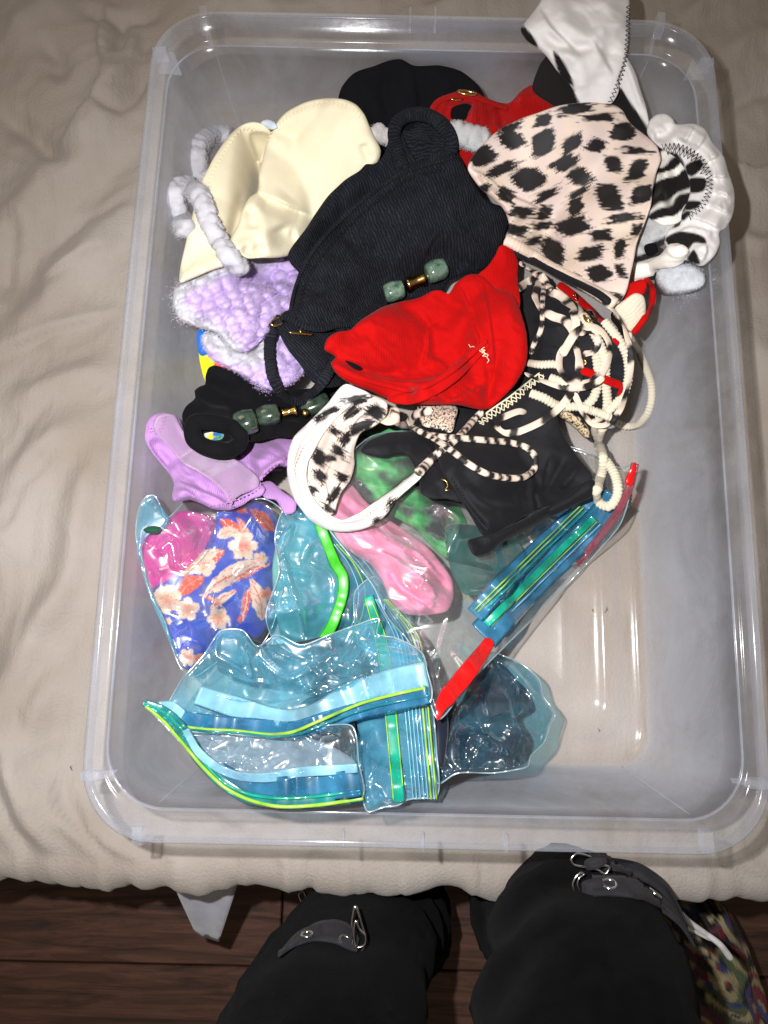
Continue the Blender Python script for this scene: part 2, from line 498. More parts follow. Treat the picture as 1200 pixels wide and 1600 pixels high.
    for f in fa:
        for i in range(3):
            k = (f[i], f[(i + 1) % 3]); e[k] = 1
    be = [k for k in e if (k[1], k[0]) not in e]
    skirt = [(k[1], k[0], k[0] + n, k[1] + n) for k in be]
    faces = [tuple(f) for f in fa] + [tuple(n + i for i in f[::-1]) for f in fa] + skirt
    o = mesh(name, np.vstack([top, bot]), faces, m, parent, None if tint is None else np.vstack([tint, tint]), np.vstack([uv, uv]), label=label)
    stamp(x, y, z)
    return o
CLEARF = []
def fuzz(o, n=9000, ln=.0019, w=.00016, seed=0, dark=1.0):
    """short fibres standing out of a chenille surface"""
    me = o.data; nf = len(me.polygons); r = np.random.default_rng(seed + 5)
    co = np.zeros(len(me.vertices) * 3); me.vertices.foreach_get('co', co); co = co.reshape(-1, 3)
    ar = np.zeros(nf); me.polygons.foreach_get('area', ar); nr = np.zeros(nf * 3); me.polygons.foreach_get('normal', nr); nr = nr.reshape(-1, 3)
    ct = np.zeros(nf * 3); me.polygons.foreach_get('center', ct); ct = ct.reshape(-1, 3)
    ok = nr[:, 2] > -.35; p_ = ar * ok; p_ /= p_.sum(); idx = r.choice(nf, n, p=p_)
    v0 = np.array([me.polygons[i].vertices[0] for i in idx])
    base = ct[idx] + r.normal(0, 1, (n, 3)) * np.sqrt(ar[idx])[:, None] * .35
    dr = nr[idx] + r.normal(0, .75, (n, 3)); dr /= np.linalg.norm(dr, axis=1)[:, None]
    sd = np.cross(dr, r.normal(0, 1, (n, 3))); sd /= np.linalg.norm(sd, axis=1)[:, None]
    L_ = ln * r.uniform(.5, 1.2, n)[:, None]
    V = np.stack([base - sd * w - nr[idx] * .0003, base + sd * w - nr[idx] * .0003, base + dr * L_], 1).reshape(-1, 3)
    org = np.array(o.location) if o.parent is None else np.array(o.parent.location)
    tc_ = None
    if 'tint' in me.color_attributes:
        c = np.zeros(len(me.vertices) * 4); me.color_attributes['tint'].data.foreach_get('color', c); c = c.reshape(-1, 4)
        tc_ = np.repeat(c[v0] * dark * r.uniform(.85, 1.1, n)[:, None], 3, 0)
    f_ = np.arange(3 * n).reshape(-1, 3)
    par = o.parent if o.parent is not None else o
    return mesh('fuzz', V + org, f_, me.materials[0], par, tc_, np.zeros((3 * n, 2)), smooth=False, kind='stuff')
def back_film(und, fa, m, parent):
    if not CLEARF: CLEARF.append(film('back_film_clear', (.93, .975, .985, 1), haze=.02, hazecol=(.3, .6, .75, 1), gloss=.02, rough=.1))
    m = CLEARF[0]
    return mesh('back_film', und, [tuple(f[::-1]) for f in fa], m, parent)

ZS_ = np.linspace(.235, .004, 200)
def tube(name, key, path, r, m, parent=None, flat=1.0, colf=None, step=3.0, lag=3.0, sides=10, bumpf=None, closed=False, raw=False,
         sink=.15, z0=None, capr=.8, label=None, twist=None, follow=True, dz=0.0, smooth_n=9):
    """A cord, strap or seam of radius r (photo pixels) laid along a path; it climbs over whatever lies under it"""
    p = Z(key, path)
    p = spline(p, step, closed)
    if not closed: p = resample(p, step)
    n = len(p)
    rr = np.broadcast_to(np.asarray(r, float), (n,)) if np.ndim(r) == 0 else np.interp(np.linspace(0, 1, n), np.linspace(0, 1, len(r)), r)
    rz = rr * flat * K
    z = np.full(n, .08)
    if z0 is not None: z = np.interp(np.linspace(0, 1, n), np.linspace(0, 1, len(z0)), z0)
    else:
        lagn = int(max(2, lag * rr.mean() / step))
        hh = np.zeros(n); Hl = H
        done = 0
        for i in range(n):
            x, y = unp(np.repeat(p[i:i + 1], len(ZS_), 0), ZS_)
            z[i] = ZS_[np.argmax(samp(Hl, x, y) + rz[i] * (1 - sink) + dz >= ZS_)]
            k = i - lagn
            if k > done + 2:
                seg = slice(done, k)
                xx, yy = unp(p[seg], z[seg]); stamp(xx, yy, z[seg] + rz[seg] * .8, max(1, int(rr.mean() * K / GS)))
                done = k
        w = np.exp(-np.linspace(-1.7, 1.7, smooth_n) ** 2); w /= w.sum()
        for _ in range(2):
            zp = np.pad(z, smooth_n // 2, 'wrap' if closed else 'edge'); z = np.convolve(zp, w, 'valid')
    x, y = unp(p, z)
    c = np.stack([x, y, z], 1)
    if not raw: stamp(x, y, z + rz * .8, max(1, int(rr.mean() * K / GS)))
    return sweep(name, c, rr * K, flat, m, parent, colf, sides, bumpf, closed, capr, label, twist)
def sweep(name, c, rr, flat, m, parent=None, colf=None, sides=10, bumpf=None, closed=False, capr=.8, label=None, twist=None, up=(0, 0, 1)):
    n = len(c)
    rr = np.broadcast_to(np.asarray(rr, float), (n,))
    tg = np.roll(c, -1, 0) - np.roll(c, 1, 0)
    if not closed: tg[0] = c[1] - c[0]; tg[-1] = c[-1] - c[-2]
    tg /= np.linalg.norm(tg, axis=1)[:, None] + 1e-12
    sd = np.cross(tg, np.array(up)); sd /= np.linalg.norm(sd, axis=1)[:, None] + 1e-12
    un = np.cross(sd, tg)
    arc = np.r_[0, np.cumsum(np.linalg.norm(np.diff(c, axis=0), axis=1))]
    if twist is not None:
        a = np.interp(np.linspace(0, 1, n), np.linspace(0, 1, len(twist)), twist)[:, None]
        sd, un = sd * np.cos(a) + un * np.sin(a), un * np.cos(a) - sd * np.sin(a)
    V = []; UV = []; T = []
    ang = np.linspace(0, 2 * math.pi, sides, endpoint=False)
    ends = np.ones(n)
    if not closed and capr < 1: ends[0] = ends[-1] = capr * .6; ends[1] = ends[-2] = capr + (1 - capr) * .6
    for k, a in enumerate(ang):
        rad = rr * ends
        if bumpf is not None: rad = rad * (1 + bumpf(arc, a))
        V.append(c + sd * (np.cos(a) * rad)[:, None] + un * (np.sin(a) * rad * flat)[:, None])
        UV.append(np.stack([arc, np.full(n, k / sides * 2 * math.pi) * rr.mean()], 1))
        if colf is not None: T.append(colf(arc, a))
    V = np.stack(V, 1).reshape(-1, 3); UV = np.stack(UV, 1).reshape(-1, 2)
    T = np.stack(T, 1).reshape(-1, 3) if colf is not None else None
    F = []
    for i in range(n if closed else n - 1):
        j = (i + 1) % n
        for k in range(sides):
            l = (k + 1) % sides
            F.append((i * sides + k, i * sides + l, j * sides + l, j * sides + k))
    if not closed:
        F.append(tuple(range(sides))[::-1]); F.append(tuple((n - 1) * sides + k for k in range(sides)))
    return mesh(name, V, F, m, parent, T, UV, label=label)
def stitches(key, path, m, parent, w=3.0, pitch=4.0, r=.55, name='stitching', zig=True):
    """a sewn zigzag (or a straight run of stitches) that lies on the cloth"""
    p = resample(spline(Z(key, path), 3), pitch)
    tg = np.gradient(p, axis=0); tg /= np.linalg.norm(tg, axis=1)[:, None]
    nn = np.stack([-tg[:, 1], tg[:, 0]], 1)
    if zig: p = p + nn * (w * np.where(np.arange(len(p)) % 2, 1, -1))[:, None]
    z = zmarch(p, r * K * .2)
    zp = np.pad(z, 2, 'edge'); z = np.convolve(zp, [.1, .2, .4, .2, .1], 'valid') + .0003
    x, y = unp(p, z); c = np.stack([x, y, z], 1)
    V = []; F = []
    seq = [(i, i + 1) for i in range(len(c) - 1)] if zig else [(i, i + 1) for i in range(0, len(c) - 1, 2)]
    for a, b in seq:
        A, B = c[a], c[b]; t = B - A; s_ = np.cross(t, (0, 0, 1)); s_ /= np.linalg.norm(s_) + 1e-9
        u_ = np.array([0, 0, 1.0]); R = r * K; o = len(V)
        mid = (A + B) / 2 + u_ * R
        for q_ in (A, mid, B):
            V += [q_ - s_ * R, q_ + u_ * R * 1.3, q_ + s_ * R, q_ - u_ * R]
        for j in (0, 4):
            for k in range(4): F.append((o + j + k, o + j + (k + 1) % 4, o + j + 4 + (k + 1) % 4, o + j + 4 + k))
    return mesh(name, V, F, m, parent, kind='stuff')
def zmarch(p, off=0.0, smooth_=True):
    zs = np.linspace(.235, .004, 155)
    out = np.zeros(len(p))
    for i in range(len(p)):
        x, y = unp(np.repeat(p[i:i + 1], len(zs), 0), zs); k = np.argmax(samp(H, x, y) + off >= zs); out[i] = zs[k]
    return out
def ztop(key, pt, add=0):
    p = Z(key, [pt]); z = zmarch(p, add)[0]; x, y = unp(p, z)
    return np.array([x[0], y[0], z])
def lathe(name, c, axis, prof, m, parent, sides=20, sq=1.0, label=None, bump=0):
    """a bead: profile (along axis, radius)"""
    axis = np.array(axis, float); axis /= np.linalg.norm(axis)
    s_ = np.cross(axis, (0, 0, 1)); s_ /= np.linalg.norm(s_); u_ = np.cross(s_, axis)
    V = []; F = []
    for i, (a, r) in enumerate(prof):
        for k in range(sides):
            t = 2 * math.pi * k / sides
            ct, st = math.cos(t), math.sin(t)
            if sq != 1.0:
                q_ = (abs(ct) ** (2 * sq) + abs(st) ** (2 * sq)) ** (1 / (2 * sq)); ct /= q_; st /= q_
            rr_ = r * (1 + bump * math.sin(3 * t + a * 900))
            V.append(c + axis * a + s_ * ct * rr_ + u_ * st * rr_)
    for i in range(len(prof) - 1):
        for k in range(sides):
            l = (k + 1) % sides; F.append((i * sides + k, i * sides + l, (i + 1) * sides + l, (i + 1) * sides + k))
    F.append(tuple(range(sides))[::-1]); F.append(tuple((len(prof) - 1) * sides + k for k in range(sides)))
    return mesh(name, V, F, m, parent, label=label)
def torus(name, c, R, r, m, parent, nrm=(0, 0, 1), stretch=(1, 1), rot=0, n=32):
    nrm = np.array(nrm, float); nrm /= np.linalg.norm(nrm)
    a = np.cross(nrm, (0.03, 1, 0)); a /= np.linalg.norm(a); b = np.cross(nrm, a)
    t = np.linspace(0, 2 * math.pi, n, endpoint=False)
    ca, sa = math.cos(rot), math.sin(rot)
    A = a * ca + b * sa; B = -a * sa + b * ca
    p = c + A * (np.cos(t) * R * stretch[0])[:, None] + B * (np.sin(t) * R * stretch[1])[:, None]
    return sweep(name, p, r, 1, m, parent, sides=8, closed=True, up=nrm)
# ================================================================== THE SETTING
# floor of dark wooden planks, far below the bed
FZ = -0.56
floor_m = solid('floor_gap', (0.004, 0.003, 0.002, 1), .8)
fl_o = mesh('floor', [(-2.2, -2.4, FZ - .03), (2.2, -2.4, FZ - .03), (2.2, 2.2, FZ - .03), (-2.2, 2.2, FZ - .03)], [(0, 1, 2, 3)], floor_m, smooth=False)
fl_o['kind'] = 'structure'
m, t, o, N, L = nt('dark_wood')
tc = N('TexCoord'); oi = N('ObjectInfo'); mp = N('Mapping'); mp.inputs['Scale'].default_value = (2.2, 22, 5)
ad = N('VectorMath', operation='ADD'); sc_ = N('VectorMath', operation='SCALE'); sc_.inputs['Scale'].default_value = 30
L(oi.outputs['Location'], sc_.inputs[0]); L(tc.outputs['Object'], ad.inputs[0]); L(sc_.outputs[0], ad.inputs[1]); L(ad.outputs[0], mp.inputs[0])
nz = N('TexNoise'); nz.inputs['Scale'].default_value = 2.5; nz.inputs['Detail'].default_value = 7; nz.inputs['Distortion'].default_value = 1.2; nz.inputs['Roughness'].default_value = .65
L(mp.outputs[0], nz.inputs['Vector'])
cr = N('ValToRGB'); cr.color_ramp.elements[0].position = .32; cr.color_ramp.elements[0].color = (.028, .014, .008, 1)
cr.color_ramp.elements[1].position = .7; cr.color_ramp.elements[1].color = (.17, .072, .042, 1)
e_ = cr.color_ramp.elements.new(.5); e_.color = (.09, .038, .022, 1)
L(nz.outputs[0], cr.inputs[0])
p = N('BsdfPrincipled'); p.inputs['Roughness'].default_value = .6; L(cr.outputs[0], p.inputs['Base Color'])
b = N('Bump'); b.inputs['Strength'].default_value = .3; b.inputs['Distance'].default_value = .002; L(nz.outputs[0], b.inputs['Height']); L(b.outputs[0], p.inputs['Normal'])
L(p.outputs[0], o.inputs[0]); WOOD = m
pl_me = None
r_ = random.Random(3)
for j in range(12):
    y = -1.75 + j * .142
    x = -1.9 + r_.uniform(0, .6)
    while x < 1.5:
        w = .139; ln = 1.197; g = .002
        if pl_me is None:
            v = [(0, 0, -.02), (ln, 0, -.02), (ln, w, -.02), (0, w, -.02), (0, 0, -g), (ln, 0, -g), (ln, w, -g), (0, w, -g), (g, g, 0), (ln - g, g, 0), (ln - g, w - g, 0), (g, w - g, 0)]
            f = [(3, 2, 1, 0)] + [(a, (a + 1) % 4, (a + 1) % 4 + 4, a + 4) for a in range(4)] + [(a + 4, (a + 1) % 4 + 4, (a + 1) % 4 + 8, a + 8) for a in range(4)] + [(8, 9, 10, 11)]
            pl_me = bpy.data.meshes.new('plank'); pl_me.from_pydata(v, [], f); pl_me.materials.append(WOOD)
        po = bpy.data.objects.new('plank', pl_me); COL.objects.link(po); po.parent = fl_o
        po.location = (x - fl_o.location[0], y - fl_o.location[1], FZ - fl_o.location[2])
        x += 1.2

# ------------------------------------------------------------------ bed
bed = thing('bed', 'bed covered with a rumpled beige grey sheet under the clear storage bin', 'bed', (0, .3, -.56))
m, t, o, N, L = nt('bed_sheet_cotton')
uvn = N('UVMap'); uvn.uv_map = 'uv'
nz = N('TexNoise'); nz.inputs['Scale'].default_value = 5; nz.inputs['Detail'].default_value = 6; L(uvn.outputs[0], nz.inputs['Vector'])
cr = N('ValToRGB'); cr.color_ramp.elements[0].position = .35; cr.color_ramp.elements[0].color = (.32, .268, .22, 1)
cr.color_ramp.elements[1].position = .68; cr.color_ramp.elements[1].color = (.43, .385, .345, 1); L(nz.outputs[0], cr.inputs[0])
n2 = N('TexNoise'); n2.inputs['Scale'].default_value = 300; n2.inputs['Detail'].default_value = 3; L(uvn.outputs[0], n2.inputs['Vector'])
n3 = N('TexNoise'); n3.inputs['Scale'].default_value = 1; n3.inputs['Detail'].default_value = 4
mp = N('Mapping'); mp.inputs['Scale'].default_value = (60, 12, 1); mp.inputs['Rotation'].default_value = (0, 0, .35); L(uvn.outputs[0], mp.inputs[0]); L(mp.outputs[0], n3.inputs['Vector'])
sm = N('Math', operation='MULTIPLY_ADD'); L(n3.outputs[0], sm.inputs[0]); sm.inputs[1].default_value = 2.5; L(n2.outputs[0], sm.inputs[2])
p = N('BsdfPrincipled'); p.inputs['Roughness'].default_value = .85; p.inputs['Sheen Weight'].default_value = .15; p.inputs['Specular IOR Level'].default_value = .15
L(cr.outputs[0], p.inputs['Base Color'])
b = N('Bump'); b.inputs['Strength'].default_value = .7; b.inputs['Distance'].default_value = .0014; L(sm.outputs[0], b.inputs['Height']); L(b.outputs[0], p.inputs['Normal'])
L(p.outputs[0], o.inputs[0]); SHEET = m
nxs = 400; xs = np.linspace(-1.0, .95, nxs)
# v runs from under the mattress edge, round it and on over the top
EDGE = -0.452
RAD = .035
vs = np.r_[np.linspace(-.36, 0, 70), np.linspace(0, 1.5, 330)[1:]]
XX, VV = np.meshgrid(xs, vs, indexing='ij')
edge = EDGE + .006 * perlin(XX * 9, XX * 0, 3) + .0035 * np.abs(perlin(XX * 15, XX * 0 + 2, 5))
# height field on top
q = None
def sheet_h(x, y):
    # pixel of each point, so that the folds drawn on the photograph land where they lie
    c = np.stack([x - CAM[0], y - CAM[1], -CAM[2] + 0 * x], -1) @ MROT
    px = 600 + FPX * c[..., 0] / -c[..., 2]; py = 800 - FPX * c[..., 1] / -c[..., 2]
    h = .004 * fbm(x * 5, y * 5, 2) + .0025 * ridge(x * 9 + y * 5 + perlin(x * 4, y * 4, 9), y * 3 - x * 2, 4)
    cr_ = ridge(x * 13 + y * 9 + 1.3 * perlin(x * 5, y * 5, 21), y * 6 - x * 3, 22); h = h + .006 * np.clip(cr_ - .55, 0, 1) ** 1.5 * (1 + perlin(x * 4, y * 4, 23))
    cr_ = ridge(x * 20 - y * 17 + 1.3 * perlin(x * 7, y * 7, 24), y * 9 + x * 5, 25); h = h + .0045 * np.clip(cr_ - .6, 0, 1) ** 1.3 * (1 + perlin(x * 5, y * 5, 26))
    h = h + .0018 * ridge(x * 24 - y * 13 + perlin(x * 6, y * 6, 8) * 2, y * 7 + x * 6, 14)
    pts = np.stack([px.ravel(), py.ravel()], 1)
    hh = np.zeros(len(pts))
    ok = (pts[:, 0] > -300) & (pts[:, 0] < 1500) & (pts[:, 1] > -300) & (pts[:, 1] < 1480)
    P_ = pts[ok]
    s_ = np.zeros(len(P_))
    for (ln, w, a, kind) in SHEET_FOLDS:
        a = a * 1.9; w = w * .8
        dd, sd, pr = seg_dist(P_, spline(ln, 16))
        en = np.clip(np.minimum(pr, 1 - pr) * 4, 0, 1)
        if kind: 
            u = dd * sd; s_ += a * .001 * en * np.where(u > 0, np.exp(-(u / (w * 2)) ** 1.5), np.exp(-(u / (w * .3)) ** 2))
        else: s_ += a * .001 * en * np.exp(-(dd / w) ** 2)
    hh[ok] = s_
    return h + hh.reshape(h.shape)
SHEET_FOLDS = [
    ([(-20, 165), (40, 200), (85, 242), (140, 235)], 22, -9, 0), ([(85, 242), (140, 190), (170, 130), (160, 60), (170, 0)], 24, 10, 1),
    ([(140, 172), (190, 178), (235, 110)], 14, -7, 0), ([(60, 60), (90, 90), (85, 130)], 20, -6, 0), ([(180, 20), (190, 60), (183, 98)], 12, -8, 0),
    ([(120, 10), (180, 30), (260, 20)], 12, -5, 0), ([(0, 60), (60, 20), (120, -10)], 30, 7, 0), ([(215, 40), (210, 110), (150, 170)], 16, 7, 1),
    ([(225, 110), (160, 200), (70, 290), (-20, 420)], 38, 10, 0), ([(225, 215), (140, 310), (40, 420), (-20, 520)], 30, -5, 0),
    ([(215, 300), (110, 430), (-20, 560)], 34, 7, 0), ([(205, 300), (160, 330), (100, 360), (60, 400)], 14, -4, 0), ([(30, 330), (10, 400), (-10, 470)], 20, -8, 0),
    ([(200, 375), (130, 408), (60, 440)], 12, 5, 1), ([(190, 482), (95, 510), (50, 530), (-20, 560)], 13, 6, 1), ([(185, 560), (90, 600), (-10, 650)], 26, 5, 0),
    ([(165, 690), (130, 780), (110, 900), (60, 1000)], 30, 8, 0), ([(150, 640), (60, 720), (20, 800), (-20, 920)], 36, 10, 0), ([(110, 680), (40, 760), (0, 860)], 16, -6, 0),
    ([(130, 900), (60, 980), (20, 1080), (-10, 1180)], 34, 8, 0), ([(110, 1040), (60, 1110), (40, 1200), (90, 1300)], 30, 8, 0), ([(80, 1180), (90, 1260), (150, 1330), (200, 1390)], 22, 8, 1),
    ([(-10, 1050), (10, 1150), (40, 1260), (90, 1340), (110, 1400)], 26, 10, 0), ([(-20, 1240), (20, 1310), (60, 1400)], 22, 7, 1), ([(130, 1240), (150, 1300), (230, 1350), (300, 1400)], 14, 5, 0),
    ([(250, 1320), (290, 1360), (330, 1400)], 12, 6, 0), ([(350, 1320), (370, 1360), (420, 1395)], 11, -5, 0), ([(430, 1325), (455, 1360), (470, 1400)], 14, 8, 0), ([(500, 1325), (480, 1365), (520, 1400)], 9, -6, 0),
    ([(540, 1325), (545, 1360), (600, 1390)], 13, 7, 1), ([(610, 1330), (650, 1370), (700, 1385)], 10, 5, 0), ([(730, 1330), (745, 1370), (760, 1390)], 8, 5, 0), ([(1060, 1340), (1100, 1360), (1120, 1380)], 12, 6, 0),
    ([(1150, 1330), (1180, 1360), (1240, 1370)], 12, 6, 0), ([(1190, 1240), (1230, 1300)], 18, 7, 0),
    ([(1120, 200), (1160, 150), (1240, 130)], 18, -6, 0), ([(1130, 90), (1180, 60), (1240, 70)], 20, 6, 0), ([(1135, 250), (1180, 270), (1240, 240)], 22, 7, 1),
    ([(1060, 30), (1100, 10), (1160, -20)], 18, 6, 0), ([(1150, 360), (1190, 380), (1250, 360)], 18, 6, 0), ([(1165, 500), (1210, 600), (1220, 720)], 26, 6, 0),
    ([(310, -20), (360, 5), (430, -5)], 14, 5, 0), ([(500, -10), (560, 8), (620, -5)], 12, 5, 0), ([(660, 12), (720, 2), (800, -20)], 14, 6, 1),
    # soft creases pressed under the bin
    ([(380, 130), (480, 170), (560, 140), (700, 120)], 26, 6, 0), ([(560, 40), (590, 110), (560, 190)], 14, 4, 0), ([(420, 60), (440, 130), (410, 200)], 14, 4, 0),
    ([(960, 1190), (1000, 1290)], 12, -5, 0), ([(870, 1200), (905, 1290)], 10, -5, 0), ([(1020, 940), (985, 990), (1030, 1060)], 14, -6, 0), ([(1050, 850), (1100, 1000), (1070, 1150)], 20, 5, 0), ([(850, 1100), (930, 1140), (1000, 1250)], 16, 4, 0),
    ([(790, 1230), (830, 1290)], 10, 4, 0), ([(300, 1150), (330, 1250), (420, 1290)], 18, 4, 0), ([(1040, 300), (1080, 420), (1060, 560)], 22, 5, 0), ([(1060, 620), (1110, 700), (1080, 800)], 20, 4, 0),
]
Yt = np.where(VV > 0, edge + VV, edge)
hh = sheet_h(XX, Yt)
press = np.clip((np.abs(XX) - .236) / .05, 0, 1); press2 = np.clip((np.abs(Yt) - .338) / .05, 0, 1)
mask = np.maximum(press, press2)
hh = hh * (mask * .85 + .15)
hh = np.where(mask < .02, np.minimum(hh, .0), hh * mask + 0) - .0035
hh = np.minimum(hh, .0 + .03 * mask - .002 * (1 - mask))
hh = np.where(VV < .03, hh * (.35 + .65 * np.clip(VV / .03, 0, 1)), hh)
arc = math.pi / 2 * RAD
th = np.clip(-VV / RAD, 0, math.pi / 2)
PX = XX
PY = np.where(VV > 0, edge + VV, edge - RAD * np.sin(th) - hh * np.sin(th))
low = np.where(VV < -arc, -(VV + arc), 0)
PZ = np.where(VV > 0, hh, -RAD * (1 - np.cos(th)) + hh * np.cos(th) - low)
wave = .008 * perlin(XX * 16, VV * 2, 8) + .004 * ridge(XX * 30 + VV * 6, VV * 3, 9)
PY = PY + np.where(VV < 0, wave * np.clip(-VV / .04, 0, 1), 0)
V = np.stack([PX, PY, PZ], -1).reshape(-1, 3)
ny = len(vs)
F = [(i * ny + j, (i + 1) * ny + j, (i + 1) * ny + j + 1, i * ny + j + 1) for i in range(nxs - 1) for j in range(ny - 1)]
mesh('sheet', V, F, SHEET, bed, uv=np.stack([XX.ravel(), VV.ravel()], 1))
mat_m = solid('mattress_ticking', (.30, .28, .25, 1), .9)
def boxv(x0, x1, y0, y1, z0, z1):
    return [(x0, y0, z0), (x1, y0, z0), (x1, y1, z0), (x0, y1, z0), (x0, y0, z1), (x1, y0, z1), (x1, y1, z1), (x0, y1, z1)]
BF = [(3, 2, 1, 0), (4, 5, 6, 7), (0, 1, 5, 4), (1, 2, 6, 5), (2, 3, 7, 6), (3, 0, 4, 7)]
mesh('mattress', boxv(-.98, .93, -.43, 1.0, -.30, -.045), BF, mat_m, bed, smooth=False)
mesh('bed_base', boxv(-.96, .91, -.40, 1.0, -.56, -.30), BF, solid('bed_base_dark', (.02, .015, .012, 1), .8), bed, smooth=False)
# white corner of an under-sheet hanging below the edge
under_m = fabric('undersheet_cotton', lin(205, 205, 215), tex='weave', scale=2200, bump=.1, rough=.9)
q = np.array([(245, 1330), (300, 1330), (395, 1330), (372, 1400), (345, 1468), (338, 1472), (303, 1458), (275, 1415)], float)
zz = np.array([-.05, -.05, -.05, -.16, -.26, -.27, -.25, -.16])
poly = q; gxy = []
for a in np.linspace(0, 1, 15):
    for b_ in np.linspace(0, 1, 15):
        l = np.array([252, 1340]) * (1 - b_) + np.array([305, 1460]) * b_; r2 = np.array([385, 1340]) * (1 - b_) + np.array([342, 1472]) * b_
        gxy.append(np.r_[l * (1 - a) + r2 * a, -.06 - .20 * b_ + .006 * math.sin(a * 9) * (b_ + .2)])
gxy = np.array(gxy); x, y = unp(gxy[:, :2], gxy[:, 2])
f = [(i * 15 + j, i * 15 + j + 1, (i + 1) * 15 + j + 1, (i + 1) * 15 + j) for i in range(14) for j in range(14)]
uo = mesh('undersheet_corner', np.stack([x, y, gxy[:, 2]], 1), f, under_m, bed, uv=np.stack([x, y], 1))
sm_ = uo.modifiers.new('thickness', 'SOLIDIFY'); sm_.thickness = .0012
# lint and threads lying about
lint_m = solid('dark_lint', (.03, .03, .04, 1), .9)

# ------------------------------------------------------------------ storage bin
def plastic(pname, graz, milk):
    m, t, o, N, L = nt(pname)
    tr = N('BsdfTransparent'); tr.inputs[0].default_value = (.997, .997, .998, 1)
    df = N('BsdfDiffuse'); df.inputs[0].default_value = (.88, .91, 1.0, 1)
    tl = N('BsdfTranslucent'); tl.inputs[0].default_value = (.88, .91, 1.0, 1)
    gl = N('BsdfGlossy'); gl.inputs['Roughness'].default_value = .13
    lw = N('LayerWeight'); lw.inputs[0].default_value = .5
    tc = N('TexCoord'); nz = N('TexNoise'); nz.inputs['Scale'].default_value = 9; nz.inputs['Detail'].default_value = 8; nz.inputs['Roughness'].default_value = .68; nz.inputs['Distortion'].default_value = .5
    L(tc.outputs['Object'], nz.inputs['Vector'])
    pw = N('Math', operation='POWER'); L(lw.outputs['Facing'], pw.inputs[0]); pw.inputs[1].default_value = 1.5
    f1 = N('Math', operation='MULTIPLY_ADD'); L(pw.outputs[0], f1.inputs[0]); f1.inputs[1].default_value = graz; f1.inputs[2].default_value = milk
    mrn = N('MapRange'); mrn.inputs[1].default_value = .3; mrn.inputs[2].default_value = .7; mrn.inputs[3].default_value = .55; mrn.inputs[4].default_value = 1.45; L(nz.outputs[0], mrn.inputs[0])
    f2 = N('Math', operation='MULTIPLY'); L(f1.outputs[0], f2.inputs[0]); L(mrn.outputs[0], f2.inputs[1])
    d2 = N('MixShader'); d2.inputs[0].default_value = .5; L(df.outputs[0], d2.inputs[1]); L(tl.outputs[0], d2.inputs[2])
    m1 = N('MixShader'); L(f2.outputs[0], m1.inputs[0]); L(tr.outputs[0], m1.inputs[1]); L(d2.outputs[0], m1.inputs[2])
    p4 = N('Math', operation='POWER'); L(lw.outputs['Facing'], p4.inputs[0]); p4.inputs[1].default_value = 4.0
    f3 = N('Math', operation='MULTIPLY_ADD'); L(p4.outputs[0], f3.inputs[0]); f3.inputs[1].default_value = .32; f3.inputs[2].default_value = .014
    lw.inputs[0].default_value = .5
    m2 = N('MixShader'); L(f3.outputs[0], m2.inputs[0]); L(m1.outputs[0], m2.inputs[1]); L(gl.outputs[0], m2.inputs[2])
    mp = N('Mapping'); mp.inputs['Scale'].default_value = (30, 30, 400)
    n4 = N('TexNoise'); n4.inputs['Scale'].default_value = 1.2; n4.inputs['Detail'].default_value = 5; L(tc.outputs['Object'], n4.inputs['Vector']); n4.inputs['Scale'].default_value = 60
    b = N('Bump'); b.inputs['Strength'].default_value = .10; b.inputs['Distance'].default_value = .001; L(n4.outputs[0], b.inputs['Height']); L(b.outputs[0], gl.inputs['Normal'])
    L(m2.outputs[0], o.inputs[0]); return m
PLASTIC = plastic('clear_plastic', .90, .008)
PLRIM = plastic('milky_rim_plastic', .50, .085)
binr = thing('storage_bin', 'large clear plastic storage bin without a lid, full of swimwear, on the bed', 'storage bin', (0, 0, 0))
def rrect(hw, hl, r, z, n=10):
    pts = []
    for cx, cy_, a0 in ((hw - r, hl - r, 0), (-hw + r, hl - r, 90), (-hw + r, -hl + r, 180), (hw - r, -hl + r, 270)):
        for k in range(n + 1):
            a = math.radians(a0 + 90 * k / n); pts.append((cx + r * math.cos(a), cy_ + r * math.sin(a)))
        # straight run subdivided
    out = []
    for i in range(len(pts)):
        a = np.array(pts[i]); b_ = np.array(pts[(i + 1) % len(pts)]); out.append((*a, z))
        if (i + 1) % (n + 1) == 0:
            for k in range(1, 12): c_ = a + (b_ - a) * k / 12; out.append((*c_, z))
    return np.array(out)
def bow(lp, amt):
    # the long sides flex outward a little
    l = lp.copy(); fz = np.clip(l[:, 2] / .18, 0, 1)
    sx = np.where(np.abs(l[:, 0]) > .2, np.sign(l[:, 0]), 0)
    l[:, 0] += sx * amt * fz * (np.cos(l[:, 1] / .39 * math.pi / 2)) ** 1
    return l
def loft(name, loops, parent, mat_, cap=(True, True)):
    n = len(loops[0]); V = np.vstack(loops); F = []
    for i in range(len(loops) - 1):
        for k in range(n):
            l_ = (k + 1) % n; F.append((i * n + k, i * n + l_, (i + 1) * n + l_, (i + 1) * n + k))
    if cap[0]: F.append(tuple(range(n))[::-1])
    if cap[1]: F.append(tuple((len(loops) - 1) * n + k for k in range(n)))
    return mesh(name, V, F, mat_, parent)
inner = [(.153, .264, .006, .0052), (.1550, .2660, .007, .0062), (.1575, .2685, .008, .0062), (.1600, .2710, .009, .0034), (.196, .302, .02, .0034), (.1980, .3040, .022, .0054), (.2145, .3205, .026, .0054), (.2165, .3225, .027, .0032),
         (.228, .334, .03, .0036), (.231, .337, .032, .0052), (.2385, .3435, .034, .0066), (.2425, .3475, .036, .0125)]
